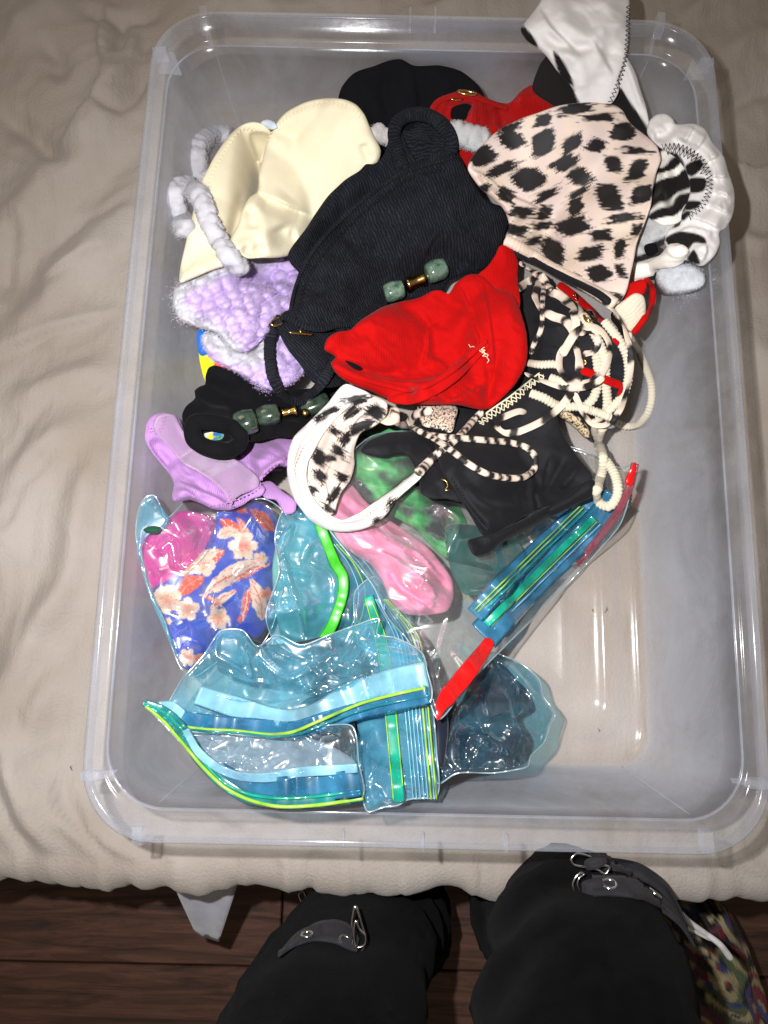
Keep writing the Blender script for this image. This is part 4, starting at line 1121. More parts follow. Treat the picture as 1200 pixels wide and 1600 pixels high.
def zeb2(p):
    u = (p[:, 0] - 1040) * .5 + (p[:, 1] - 300) * .8 + 10 * perlin(p[:, 0] / 30, p[:, 1] / 30, 3)
    k = np.clip(perlin(u / 24, p[:, 0] * 0 + 1.5, 5) * 9 + .4, 0, 1)[:, None]
    return np.array(lin(238, 234, 226)[:3]) * (1 - k) + np.array(BLK[:3]) * k
cloth('lining', 'C', [(790, 640), (830, 570), (900, 590), (945, 660), (955, 800), (900, 870), (840, 880), (770, 830)], white_m, g, puff=30, edge=18, colf=zeb2, s=3, folds=[([(830, 620), (850, 700), (820, 800)], 8, 10), ([(890, 640), (900, 730), (860, 840)], 8, -8)], ground=True)
cloth('lining_end', 'C', [(765, 960), (810, 950), (820, 985), (780, 1000)], black_cotton, g, puff=10, s=3)
cloth('band', 'C', [(778, 520), (785, 475), (815, 448), (850, 445), (880, 468), (888, 484), (960, 483), (1005, 505), (1035, 560), (1075, 610), (1095, 670), (1118, 740), (1112, 840), (1085, 890), (1062, 905), (1062, 950), (1040, 1000), (1000, 1038), (985, 1040), (940, 1020), (905, 1010), (870, 985), (845, 950),
             (860, 900), (905, 880), (915, 830), (935, 790), (945, 730), (935, 680), (900, 625), (850, 590), (820, 570)],
      white_m, g, puff=34, edge=17, colf=zebra_fn('C', [[(845, 595), (895, 600), (925, 650), (915, 665), (880, 650), (872, 615)], [(925, 650), (985, 622), (1000, 640), (950, 690), (932, 680)], [(935, 700), (1010, 700), (1000, 745), (930, 750)], [(915, 790), (990, 790), (975, 812), (910, 820)], [(905, 835), (950, 825), (925, 860), (900, 868)],
                [(845, 935), (900, 905), (1005, 930), (1010, 950), (960, 950), (940, 975), (905, 985)], [(930, 1015), (960, 975), (985, 1035)]]),
      folds=[([(830, 560), (900, 560), (970, 590), (1020, 640), (1040, 720), (1020, 800), (960, 870)], 8, -11), ([(960, 490), (940, 530), (920, 560)], 8, 9, 1), ([(1010, 520), (980, 570), (960, 600)], 8, 8, 1), ([(1060, 600), (1010, 630), (980, 640)], 8, 9, 1), ([(1100, 690), (1040, 690), (1000, 680)], 8, 9, 1),
             ([(1115, 770), (1060, 750), (1000, 740)], 8, 9, 1), ([(1110, 840), (1050, 810), (980, 790)], 8, 9, 1), ([(1070, 900), (1020, 870), (930, 840)], 9, 10, 1), ([(880, 490), (850, 530), (800, 530)], 9, -10), ([(850, 950), (940, 890), (1040, 910)], 8, 9, 1), ([(1000, 940), (1010, 980), (985, 1030)], 8, 8, 1)],
      wr=(2.5, 14, 60, 2.2), s=2.6, seed=6, settle=.014)
stitches('C', [(835, 575), (900, 572), (960, 600), (1000, 640), (1022, 700), (1015, 760), (985, 810), (940, 850)], thread_b, g, w=5, pitch=3.2, r=.55)
stitches('C', [(850, 590), (905, 595), (965, 625), (1000, 680)], thread_b, g, w=5, pitch=3.4, r=.5)
tube('twisted_tie', 'C', [(690, 1105), (740, 1065), (800, 1040), (860, 1005), (905, 985), (925, 965)], [21, 20, 17, 16, 19, 12], white_m, g, flat=.8, colf=lambda arc, a: np.tile(np.array(lin(242, 236, 226)[:3]), (len(arc), 1)), sides=20,
     bumpf=lambda arc, a: .22 * np.cos(2 * a + arc * 110) + .08 * np.cos(5 * a + arc * 150))

# ------------------------------------------------------------------ red and cream ribbed piece at the right
g = thing('cream_ribbed_top', 'cream ribbed bikini top with red edging under the point of the spotted piece', 'bikini top', tuple(ztop('D', (900, 400))))
cloth('red_edge', 'D', [(800, 370), (830, 310), (850, 255), (970, 205), (985, 225), (975, 280), (900, 330), (850, 400)], red_m, g, puff=24, edge=14, s=3, ground=True)
def ribs(per, amp, ang, seed=0):
    ca, sa = math.cos(math.radians(ang)), math.sin(math.radians(ang))
    return lambda p: amp * (np.sin((p[:, 0] * ca + p[:, 1] * sa + 3 * perlin(p[:, 0] / 20, p[:, 1] / 20, seed)) * 2 * math.pi / per) * .5 + .25 * perlin(p[:, 0] / 4, p[:, 1] / 9, seed))
cloth('cream_cup', 'D', [(800, 365), (860, 320), (920, 285), (965, 300), (978, 340), (975, 420), (945, 475), (890, 502), (850, 440)], creamrib_m, g, puff=26, edge=18, s=2.0, bumpf=ribs(5.0, 1.5, 50), ground=True)
tube('red_cord', 'D', [(975, 205), (1000, 225), (1018, 265), (1015, 330), (990, 395), (955, 450), (905, 515)], 5.2, red_m, g, flat=.8)

# black cloth under the tangle of strings
g = thing('black_brief', 'black bikini bottom mostly hidden beneath the tangle of spotted strings', 'bikini bottom', tuple(ztop('D', (600, 600))))
cloth('body', 'D', [(220, 250), (330, 240), (480, 330), (640, 420), (760, 470), (860, 560), (890, 700), (870, 880), (800, 980), (640, 1000), (480, 960), (330, 900), (180, 960), (60, 1000), (60, 900), (250, 700), (260, 480)], black_smooth, g, puff=26, edge=30,
      folds=[([(320, 470), (420, 480), (520, 460)], 8, 7, 1), ([(300, 620), (400, 590), (500, 600)], 9, 7, 1), ([(350, 400), (420, 380), (480, 400)], 8, 6)], wr=(2.5, 22, 20, 2), ground=True)
cloth('leopard_trim', 'D', [(488, 955), (540, 962), (600, 990), (650, 1050), (665, 1118), (640, 1110), (590, 1060), (530, 1010), (490, 985)], print_m, g, puff=10, edge=10, s=2.0,
      colf=lambda p: np.where((np.abs(perlin(p[:, 0] / 5, p[:, 1] / 5, 4)) < .17)[:, None], np.array(BLK[:3]), np.array(lin(196, 176, 140)[:3])))

# ------------------------------------------------------------------ plastic bags with their contents
bag_clear = film('clear_film', (.975, .985, .985, 1), haze=.045, hazecol=(.8, .82, .86, 1), gloss=.17, rough=.17)
bag_blue = film('blue_tinted_film', (.64, .90, .97, 1), haze=.18, hazecol=(.16, .66, .92, 1), gloss=.14, rough=.17)
bag_aqua = film('aqua_film', (.45, .78, .90, 1), haze=.03, hazecol=(.10, .50, .80, 1), gloss=.12, rough=.13)
bag_pale = film('pale_blue_film', (.86, .94, .97, 1), haze=.05, hazecol=(.4, .7, .85, 1), gloss=.17, rough=.17)
green_pl = solid('green_zip_plastic', lin(60, 178, 30), .35, alpha=.85, coat=.3)
lime_pl = solid('lime_zip_plastic', lin(160, 206, 70), .3, alpha=.65, coat=.3)
turq_pl = film('turq_zip_film', (.2,.85,.68,1), haze=0.35, hazecol=(.01,.55,.38,1), gloss=.05, rough=.12)
blue_pl = film('blue_zip_film', (.34,.66,.82,1), haze=0.22, hazecol=(.08,.38,.62,1), gloss=.05, rough=.12)
teal_pl = film('teal_zip_film', (.25,.72,.72,1), haze=0.25, hazecol=(.03,.42,.42,1), gloss=.05, rough=.12)
cyan_pl = film('cyan_zip_film', (.74,.92,.97,1), haze=0.3, hazecol=(.42,.78,.92,1), gloss=.05, rough=.12)
red_pl = solid('red_slider_plastic', lin(215, 18, 18), .22, alpha=.9, coat=.6)
pinkish_pl = film('pinkish_zip_film', (.85,.5,.55,1), haze=0.25, hazecol=(.5,.12,.16,1), gloss=.05, rough=.12)
def crf(sc, amp, seed, extra=None):
    def f(p):
        h = amp * .8 + amp * crumple(p[:, 0], p[:, 1], seed, sc * 1.5)
        return h if extra is None else h + extra(p)
    return f
def creases(key, out, n, seed, amp=6.0):
    """crisp random folds of crushed film inside the outline"""
    r = np.random.default_rng(seed + 900); poly = spline(Z(key, out), 8, True); lo, hi = poly.min(0), poly.max(0)
    L_ = []; tries = 0
    base_a = r.uniform(0, math.pi)
    while len(L_) < n and tries < 2000:
        tries += 1
        c = r.uniform(lo, hi)
        if not inside(c[None], poly)[0]: continue
        a_ = base_a + r.normal(0, .75); ln = r.uniform(34, 110); bend = r.uniform(-.5, .5)
        p_ = [c]
        for k in range(4):
            p_.append(p_[-1] + ln / 4 * np.array([math.cos(a_ + bend * k), math.sin(a_ + bend * k)]))
        L_.append((np.array(p_), r.uniform(4.5, 9), amp * r.uniform(.5, 1.2) * (1 if r.random() < .8 else -.7), r.random() < .4))
    def f(p):
        h = np.zeros(len(p))
        for ln_, w, a_, st in L_:
            m_ = (np.abs(p[:, 0] - ln_[:, 0].mean()) < 70) & (np.abs(p[:, 1] - ln_[:, 1].mean()) < 70)
            if not m_.any(): continue
            dd, sd, pr = seg_dist(p[m_], ln_)
            en = np.clip(np.minimum(pr, 1 - pr) * 5, 0, 1)
            u_ = dd * sd
            h[m_] += a_ * en * (np.where(u_ > 0, np.exp(-(u_ / (w * 3)) ** 1.3), np.exp(-(u_ / (w * .6)) ** 2)) if st else np.exp(-(dd / w) ** 2))
        return h
    return f
def bag(key, out, mt, par, puff=8, edge=14, amp=5, sc=46, seed=0, folds=(), s=4, settle=.008, both=True, lift=.0022, t=1, nc=26, ca=10):
    cf = creases(key, out, nc, seed, ca)
    rj = np.random.default_rng(seed); out = [(x_ + rj.uniform(-8, 8), y_ + rj.uniform(-8, 8)) for x_, y_ in out]
    fr, und, fa, pp = cloth('front_film', key, out, mt, par, puff=puff * .4, edge=edge, t=t, folds=folds, wr=(0, 1, 0, 1), bumpf=crf(sc, amp * 1.25, seed, cf), film_=True, s=min(s, 2.6), settle=settle, lift=lift, seed=seed)
    if both: back_film(und, fa, mt, par)
    tube('sealed_edge', key, [tuple(q_) for q_ in out], 1.1, edge_pl, par, flat=.4, sides=6, closed=True, raw=True, dz=.0001, sink=0, step=4, smooth_n=5)
    return fr
edge_pl = film('sealed_edge_film', (.85, .95, .97, 1), haze=.22, hazecol=(.6, .82, .9, 1), gloss=.17, rough=.17)
def strip(name, key, path, r, mt, par, flat=.12, dz=.0003, **kw):
    return tube(name, key, path, r, mt, par, flat=flat, sides=8, dz=dz, sink=0, raw=True, step=4, smooth_n=5, capr=1, **kw)

# -- bag with the navy cloth (bottom right)
navy_m = fabric('navy_swim_fabric', (.008, .010, .022, 1), rough=.6, sheen=.2, tex='weave', scale=3400, bump=.08, spec=.3)
g = thing('navy_garment', 'dark navy swim garment folded inside the small blue bag at the lower right', 'swim garment', tuple(ztop('I', (600, 900))))
cloth('body', 'I', [(440, 1115), (455, 1030), (470, 940), (520, 840), (560, 760), (600, 712), (650, 720), (705, 780), (748, 830), (755, 870), (700, 900), (720, 960), (690, 1020), (620, 1060), (520, 1085)], navy_m, g, puff=34, edge=18,
      folds=[([(470, 900), (560, 900), (640, 920), (700, 900)], 12, -14), ([(530, 980), (590, 970), (650, 1010)], 10, 8, 1), ([(600, 740), (640, 800), (700, 850)], 10, 8)], wr=(6, 18, 40, 2), ground=True)
g = thing('blue_food_bag', 'crumpled blue plastic bag with dark navy cloth inside, right of the red slider end', 'plastic bag', tuple(ztop('I', (620, 900))))
bag('I', [(425, 990), (432, 880), (480, 800), (555, 745), (615, 688), (660, 690), (705, 722), (778, 782), (795, 835), (838, 885), (806, 935), (790, 985), (745, 1025), (738, 1070), (690, 1075), (620, 1085), (500, 1098), (440, 1122)], bag_aqua, g, puff=10, amp=7, sc=44, seed=31, nc=26, ca=9,
    folds=[([(500, 900), (570, 920), (650, 915), (745, 880)], 6, 12, 0), ([(530, 1050), (540, 970), (600, 965), (680, 1010)], 5, 11, 0), ([(615, 690), (700, 760), (775, 850)], 5, 8, 0), ([(440, 1110), (470, 960), (500, 880)], 6, 9, 0)], s=3)

# -- bag with the pink and floral cloth (left)
pink_m = fabric('hot_pink_mesh', lin(222, 42, 158), rough=.6, sheen=.1, tex='weave', scale=2200, bump=.5, spec=.35, var=.08)
def floral(p):
    a0, b0, s0 = ZM['G']; u = (p[:, 0] - a0) * s0; v = (p[:, 1] - b0) * s0
    u = u + 8 * perlin(u / 40, v / 40, 2); v = v + 8 * perlin(u / 40, v / 40, 3)
    c = np.tile(np.array(lin(14, 62, 190)[:3]), (len(p), 1)) * (1 + .2 * perlin(u / 60, v / 60, 3))[:, None]
    OR = np.array(lin(228, 74, 44)[:3]); CR = np.array(lin(240, 208, 184)[:3]); PK = np.array(lin(236, 150, 116)[:3])
    def put(k, col):
        nonlocal c; k = np.clip(k, 0, 1)[:, None]; c = c * (1 - k) + col * k
    def leaf(x0, y0, x1, y1, w, col, vein=None):
        dx, dy = x1 - x0, y1 - y0; L_ = math.hypot(dx, dy); t_ = ((u - x0) * dx + (v - y0) * dy) / L_ ** 2; n_ = (-(u - x0) * dy + (v - y0) * dx) / L_ + w * .35 * np.sin(np.clip(t_, 0, 1) * math.pi)
        prof = w * np.sin(np.clip(t_, 0, 1) * math.pi) ** .7
        k = np.clip((prof - np.abs(n_)) / 4 + .5, 0, 1) * ((t_ > 0) & (t_ < 1)); put(k, col)
        if vein is not None: put(k * (np.abs(n_) < 2.5), vein); put(k * (np.abs(np.sin(t_ * 14 + np.abs(n_) * .09)) < .16) * .8, vein)
    def flower(x0, y0, R_, col, core, n_=6, ph=0):
        r_ = np.hypot(u - x0, v - y0); a_ = np.arctan2(v - y0, u - x0); edge_ = R_ * (.66 + .34 * np.abs(np.cos((a_ + ph) * n_ / 2)) ** .6 + .03 * np.sin(a_ * 23))
        k = np.clip((edge_ - r_) / 5 + .5, 0, 1); put(k, col); put(k * (np.abs(np.cos((a_ + ph) * n_ / 2)) < .13) * .75, PK)
        put(np.clip(1.1 - r_ / (R_ * .55), 0, 1) * .85, core); put((np.abs(np.sin(a_ * 9)) < .28) * (r_ < R_ * .6) * (r_ > R_ * .15) * .6, OR)
    leaf(480, 170, 600, 290, 34, OR, CR); leaf(640, 120, 760, 240, 32, OR, PK); leaf(260, 570, 400, 470, 40, OR, PK); leaf(570, 160, 640, 330, 22, PK, OR); leaf(400, 430, 500, 330, 34, OR, CR)
    leaf(400, 560, 700, 380, 44, CR, OR); leaf(640, 480, 700, 700, 40, CR, OR); leaf(280, 470, 470, 330, 40, CR, PK); leaf(460, 260, 580, 240, 30, CR, PK); leaf(430, 640, 560, 540, 22, CR, OR)
    leaf(370, 560, 500, 630, 13, OR, CR); leaf(600, 700, 640, 520, 20, OR, CR); leaf(540, 500, 740, 400, 16, OR, CR); leaf(620, 140, 560, 60, 26, OR, PK)
    flower(600, 310, 78, CR, OR, 6); flower(205, 590, 80, CR, PK, 6, .4); flower(310, 640, 62, CR, PK, 5, .2); flower(470, 690, 62, CR, PK, 6); flower(400, 410, 60, CR, PK, 5); flower(310, 890, 48, CR, OR, 6); flower(690, 380, 40, CR, PK, 5)
    flower(370, 900, 34, PK, OR, 5); flower(580, 690, 18, OR, OR, 4); flower(720, 560, 34, PK, OR, 5); flower(760, 620, 26, PK, OR, 5); flower(210, 700, 20, CR, PK, 5)
    leaf(300, 960, 240, 880, 16, np.array(lin(210, 60, 130)[:3]))
    return c
g = thing('hot_pink_cloth', 'folded hot pink mesh cloth at the left, inside a blue bag above the floral print', 'swim cloth', tuple(ztop('G', (250, 320))))
cloth('body', 'G', [(60, 245), (110, 225), (190, 215), (230, 150), (290, 128), (380, 140), (440, 160), (475, 200), (440, 300), (380, 400), (300, 450), (250, 500), (180, 530), (130, 535), (95, 440), (70, 340)], pink_m, g, puff=60, edge=26,
      folds=[([(80, 240), (180, 230), (280, 180), (370, 200)], 12, 9, 1), ([(90, 330), (150, 360), (130, 480)], 9, 8), ([(300, 150), (340, 220), (440, 260)], 10, -7), ([(180, 340), (260, 300), (380, 290)], 20, 8), ([(120, 500), (200, 480), (280, 420)], 7, 7, 1)], ground=True, s=3.4)
g = thing('floral_garment', 'royal blue garment with orange and cream hibiscus print inside a blue bag', 'floral garment', tuple(ztop('G', (450, 600))))
cloth('body', 'G', [(130, 535), (200, 495), (300, 430), (400, 320), (455, 200), (465, 130), (520, 100), (600, 85), (680, 80), (745, 120), (790, 240), (785, 380), (765, 560), (740, 680), (690, 780), (560, 810), (460, 850), (400, 890), (320, 960), (280, 940), (240, 850), (190, 700)], print_m, g, puff=62, edge=30,
      colf=floral, s=2.0, folds=[([(460, 130), (450, 240), (400, 350), (300, 450), (140, 540)], 9, 10, 1), ([(560, 120), (640, 220), (740, 330)], 14, 9), ([(380, 560), (520, 520), (720, 420)], 12, -10), ([(260, 620), (380, 600), (500, 640)], 14, 7), ([(330, 760), (420, 720), (560, 700)], 14, 7, 1), ([(680, 440), (700, 560), (640, 700)], 12, 8), ([(620, 90), (680, 160), (770, 200)], 8, 8, 1)], ground=True, wr=(2, 26, 45, 2))
g = thing('blue_food_bag', 'blue tinted plastic bag holding the pink and blue floral swimwear, leftmost in the bin', 'plastic bag', tuple(ztop('G', (400, 500))))
bag('G', [(45, 250), (60, 130), (95, 60), (130, 52), (160, 90), (205, 165), (280, 105), (330, 55), (420, 90), (480, 95), (600, 70), (700, 58), (780, 90), (825, 150), (835, 240), (800, 340), (800, 460), (790, 600), (760, 720), (690, 830), (560, 850), (440, 930), (340, 985), (280, 950), (230, 840), (180, 695), (120, 560), (70, 400)], bag_clear, g, puff=6, amp=5, sc=50, seed=12,
    folds=[([(700, 60), (760, 130), (830, 180), (850, 260), (780, 330)], 5, 12, 0), ([(640, 460), (740, 400), (790, 360)], 4, 12, 0), ([(460, 110), (480, 260), (430, 400)], 5, 7, 0), ([(140, 360), (220, 290), (250, 440)], 6, 9, 0), ([(680, 160), (720, 230), (760, 260)], 4, 10, 0), ([(300, 130), (400, 150), (470, 200)], 4, 7, 0)], s=3)
# the blue empty corner of that bag
x_ = cloth('corner_film', 'G', [(45, 250), (58, 130), (95, 60), (130, 50), (165, 95), (215, 170), (190, 215), (120, 240), (70, 320), (110, 520), (200, 720), (290, 960), (240, 860), (160, 690), (90, 500), (50, 350)], bag_blue, g, puff=14, edge=10, t=1, film_=True, s=4, bumpf=crf(40, 4, 3), lift=.003)[0]
x_.name = 'corner_film'
# dark green label edge inside that corner
dgreen = fabric('dark_green_cloth', lin(20, 66, 50), rough=.8)
tag(cloth('green_scrap', 'G', [(75, 225), (120, 205), (170, 215), (160, 240), (90, 240)], dgreen, None, puff=12, edge=8, s=4), 'small scrap of dark green cloth in the left corner of the floral bag', 'cloth scrap')

# -- teal bag with the bright green band
dk_m = fabric('charcoal_swim_fabric', (.016, .02, .026, 1), rough=.7, sheen=.2, tex='weave', scale=3000, bump=.1)
teal_m = fabric('seafoam_cloth', lin(92, 142, 138), rough=.8, sheen=.1, tex='weave', scale=2600, bump=.1)
g = thing('seafoam_garment', 'pale seafoam green garment inside the bag that has the bright green zip', 'swim garment', tuple(ztop('0', (490, 900))))
cloth('body', '0', [(432, 850), (470, 810), (520, 815), (560, 850), (585, 900), (590, 960), (560, 1010), (500, 1020), (450, 1010), (430, 950)], teal_m, g, puff=14, edge=20, ground=True, wr=(6, 22, 70, 2), folds=[([(470, 830), (490, 900), (480, 980)], 14, 9), ([(540, 850), (550, 930), (520, 1000)], 12, 8, 1)])
g = thing('green_zip_bag', 'pale blue plastic bag with a bright green zip band bent down its middle', 'zip bag', tuple(ztop('0', (500, 900))))
bag('0', [(425, 830), (445, 795), (480, 770), (520, 775), (545, 820), (575, 850), (600, 890), (628, 930), (640, 980), (620, 1010), (560, 1030), (500, 1030), (440, 1015), (420, 960), (430, 900)], bag_blue, g, puff=12, amp=5, sc=42, seed=5,
    folds=[([(440, 850), (450, 900), (470, 960), (475, 995)], 4, 11, 0), ([(430, 880), (445, 860), (455, 820)], 4, 10, 0), ([(470, 870), (520, 900), (520, 960)], 5, 6, 0)], s=3)
strip('zip_band', 'G', [(995, 190), (1015, 240), (1050, 330), (1085, 410), (1118, 465), (1120, 550), (1095, 640), (1060, 730), (1015, 800), (995, 830)], 8.5, green_pl, g, dz=.0016)
for k, (dx, mt) in enumerate(((24, cyan_pl), (34, lime_pl), (46, cyan_pl), (58, cyan_pl))):
    strip('seal_line', '0', [(512 + dx * .4, 850), (525 + dx * .8, 880), (536 + dx, 920), (532 + dx, 960), (515 + dx, 1000)], 1.0, mt, g, flat=.5, dz=.002)

# -- bag with the long turquoise zip running down
blot = fabric('ink_blue_cloth', (.03, .10, .17, 1), rough=.7, sheen=.2, tex='weave', scale=3000, bump=.1)
g = thing('ink_blue_cloth', 'ink blue cloth pressed flat in the bag with the turquoise zip', 'swim cloth', tuple(ztop('0', (615, 1150))))
cloth('body', 'H', [(850, 460), (900, 340), (960, 200), (1060, 140), (1110, 260), (1140, 420), (1150, 560), (1140, 720), (1050, 740), (980, 745), (900, 760), (870, 640)], blot, g, puff=26, edge=34, ground=True, wr=(3, 30, 80, 2))
cloth('fold', '0', [(630, 990), (650, 985), (672, 1020), (690, 1080), (700, 1130), (690, 1200), (676, 1180), (668, 1100), (650, 1040)], navy_m, g, puff=26, edge=16, ground=True)
g = thing('turquoise_zip_bag', 'deep blue plastic bag with a turquoise zip running straight towards the near side', 'zip bag', tuple(ztop('0', (615, 1150))))
bag('H', [(835, 470), (880, 330), (860, 180), (850, 60), (860, -40), (930, -90), (1000, 0), (1060, 90), (1110, 240), (1140, 400), (1150, 560), (1156, 738), (1120, 742), (1050, 745), (1010, 765), (960, 775), (905, 790), (885, 740), (850, 640)], bag_blue, g, puff=16, edge=20, amp=3.2, sc=60, seed=8,
    folds=[([(850, 470), (870, 600), (900, 760)], 6, 9, 0), ([(900, 480), (920, 600), (930, 740)], 10, 5, 0)], s=3)
strip('zip_band', 'H', [(900, -20), (925, 60), (945, 130), (965, 230), (978, 330), (985, 420), (1000, 580), (1015, 752)], 8.2, turq_pl, g, dz=.0016)
for dx, mt, r_ in ((-20, lime_pl, .8), (20, lime_pl, .8), (55, cyan_pl, .8), (68, cyan_pl, .8), (82, cyan_pl, .7), (96, cyan_pl, .7), (110, cyan_pl, .7), (122, lime_pl, 1.3), (134, cyan_pl, .8), (142, lime_pl, 1.2)):
    strip('seal_line', 'H', [(900 + dx * .5, -10), (945 + dx, 130), (978 + dx, 330), (985 + dx, 420), (1000 + dx, 580), (1015 + dx, 742)], r_, mt, g, flat=.5, dz=.002)

# -- pink bundle, green cloth and clear bag with the red slider
pk2 = fabric('baby_pink_swim_fabric', lin(252, 150, 186), rough=.6, sheen=.12, tex='weave', scale=3400, bump=.08, spec=.3, var=.05)
grn = fabric('green_swim_fabric', None, attr=True, rough=.6, sheen=.1, tex='weave', scale=3200, bump=.1, spec=.3, var=.2)
teal2 = fabric('dark_teal_cloth', lin(14, 92, 84), rough=.7, tex='weave', scale=3000, bump=.1)
g = thing('green_garment', 'leaf green garment under the clear bag, above the pink bundle', 'swim garment', tuple(ztop('F', (450, 380))))
cloth('body', 'F', [(330, 320), (350, 265), (420, 240), (520, 240), (590, 300), (640, 420), (700, 540), (720, 640), (700, 700), (620, 660), (540, 580), (480, 540), (400, 500), (340, 440)], grn, g, puff=30, edge=30, colf=lambda p: np.array(lin(70, 178, 92)[:3]) * np.clip(.5 + 3.2 * (perlin(p[:, 0] / 38, p[:, 1] / 30, 4) + .12), 0, 1)[:, None] + np.array([.02, .035, .035]), ground=True, wr=(9, 20, 30, 2),
      folds=[([(340, 340), (420, 340), (500, 400)], 12, 8, 1), ([(420, 260), (480, 340), (560, 470)], 12, 9), ([(560, 420), (620, 520), (700, 640)], 12, 8, 1)])
cloth('dark_fold', 'F', [(640, 560), (740, 560), (860, 600), (900, 660), (820, 760), (700, 790), (650, 700)], teal2, g, puff=26, edge=20, ground=True)
g = thing('pink_bundle', 'rolled baby pink swim garment seen through the clear bag in the middle', 'swim garment', tuple(ztop('F', (520, 680))))
cloth('body', 'F', [(268, 440), (310, 420), (360, 470), (430, 530), (520, 590), (600, 660), (655, 740), (660, 800), (640, 845), (590, 858), (500, 855), (450, 810), (420, 740), (380, 690), (320, 650), (270, 600), (250, 540)], pk2, g, puff=50, edge=22, ground=True,
      folds=[([(290, 600), (400, 640), (520, 700), (620, 790)], 9, 17, 1), ([(320, 520), (430, 590), (540, 650), (640, 760)], 10, 15, 1), ([(440, 690), (480, 760), (560, 830)], 8, -16), ([(470, 680), (540, 720), (600, 790), (590, 840)], 8, 15, 1), ([(430, 760), (500, 790), (600, 850)], 7, 13, 1), ([(280, 470), (330, 520), (420, 580)], 8, -12), ([(500, 640), (580, 700), (650, 790)], 7, -12)], wr=(4, 14, 40, 4), s=2.6)
H = np.maximum(H, .0065 + mound('I', [(640, 500), (900, 250), (1060, 110), (1080, 180), (900, 420), (700, 600), (600, 640)], .022, 16))
g = thing('slider_bag', 'clear plastic slider bag with blue zip band and a red end, holding the pink bundle', 'slider bag', tuple(ztop('I', (560, 560))))
bag('I', [(60, 240), (120, 120), (150, 20), (220, -40), (420, -60), (620, -10), (830, -20), (960, 10), (1050, 70), (1100, 45), (1098, 80), (1050, 245), (965, 345), (845, 485), (640, 685), (540, 790), (445, 912), (415, 860), (400, 760), (340, 640), (270, 570), (215, 470), (130, 350)], bag_clear, g, puff=16, edge=12, amp=6, sc=52, seed=15, s=3,
    folds=[([(300, 330), (380, 380), (440, 380), (560, 400), (660, 430)], 5, 9, 0), ([(370, 200), (440, 190), (510, 240), (480, 330), (470, 390)], 6, 12, 0), ([(540, 480), (620, 470), (670, 440), (660, 520), (580, 600)], 5, 12, 0), ([(340, 640), (400, 720), (420, 860)], 5, 9, 0), ([(480, 560), (450, 660), (440, 780)], 5, 9, 0), ([(200, 180), (280, 290), (340, 300)], 5, 9, 0), ([(150, 100), (280, 130), (360, 60)], 6, 8, 0)])
def bandI(a, b_, c_, d_): return [a, b_, c_, d_]
strip('zip_band', 'I', [(1040, 165), (960, 260), (800, 410), (690, 520), (590, 630)], 25, blue_pl, g, flat=.05, dz=.0042)
strip('zip_band', 'I', [(985, 130), (900, 215), (780, 330), (640, 470), (560, 560)], 15, blue_pl, g, flat=.05, dz=.0046)
strip('zip_track', 'I', [(960, 235), (880, 310), (760, 430), (600, 590)], 6.5, turq_pl, g, dz=.0056)
for off, mt, r_ in ((-62, lime_pl, 1.1), (-50, lime_pl, .9), (-36, turq_pl, 1.0), (16, lime_pl, .8), (30, cyan_pl, .9)):
    strip('seal_line', 'I', [(960 + off * .7, 235 + off * .7), (760 + off * .7, 430 + off * .7), (605 + off * .7, 585 + off * .7)], r_, mt, g, flat=.5, dz=.0064)
tube('slider_end', 'I', [(615, 640), (580, 695), (510, 785), (450, 862), (436, 912)], [8, 12, 13, 12, 1.5], red_pl, g, flat=.10, dz=.004, sides=10, sink=0, raw=True)
strip('slider_edge', 'I', [(1098, 52), (1080, 130), (1040, 215), (960, 320), (900, 390)], 6.5, pinkish_pl, g, flat=.3, dz=.0018)
tube('slider_tip', 'I', [(1098, 48), (1088, 80), (1075, 125)], [1.5, 6, 8], red_pl, g, flat=.25, sides=8, sink=0, raw=True, dz=.003)

# -- open blue bag in front
g = thing('black_scrunched_cloth', 'small black scrunched cloth visible in the mouth of the open blue bag', 'swim cloth', tuple(ztop('H', (740, 470))))
cloth('body', 'H', [(600, 500), (620, 440), (660, 370), (740, 350), (820, 370), (850, 460), (840, 560), (770, 580), (700, 560), (640, 550)], black_smooth, g, puff=34, edge=22, ground=True, wr=(4, 14, 20, 2))
g = thing('white_lined_cloth', 'pale grey cloth lying flat inside the open blue bag near the front of the bin', 'swim cloth', tuple(ztop('H', (500, 560))))
pale_m = fabric('pale_grey_cloth', lin(140, 150, 162), rough=.8, tex='weave', scale=2600, bump=.1)
cloth('body', 'H', [(220, 480), (330, 470), (500, 490), (640, 500), (760, 540), (850, 600), (860, 650), (700, 660), (560, 680), (420, 670), (340, 630), (270, 570)], pale_m, g, puff=16, edge=22, ground=True, wr=(4, 20, 5, 2.5))
tag(cloth('charcoal_cloth', 'H', [(340, 190), (420, 130), (520, 160), (640, 150), (760, 130), (860, 160), (900, 260), (820, 330), (690, 330), (560, 310), (420, 290), (340, 260)], dk_m, None, puff=22, edge=26, ground=True, wr=(9, 20, 30, 2)),
    'dark charcoal cloth bunched deep inside the open blue bag', 'swim cloth')
g = thing('open_blue_bag', 'large blue plastic zip bag lying open with lime green zip lines near the front left', 'zip bag', tuple(ztop('H', (500, 500))))
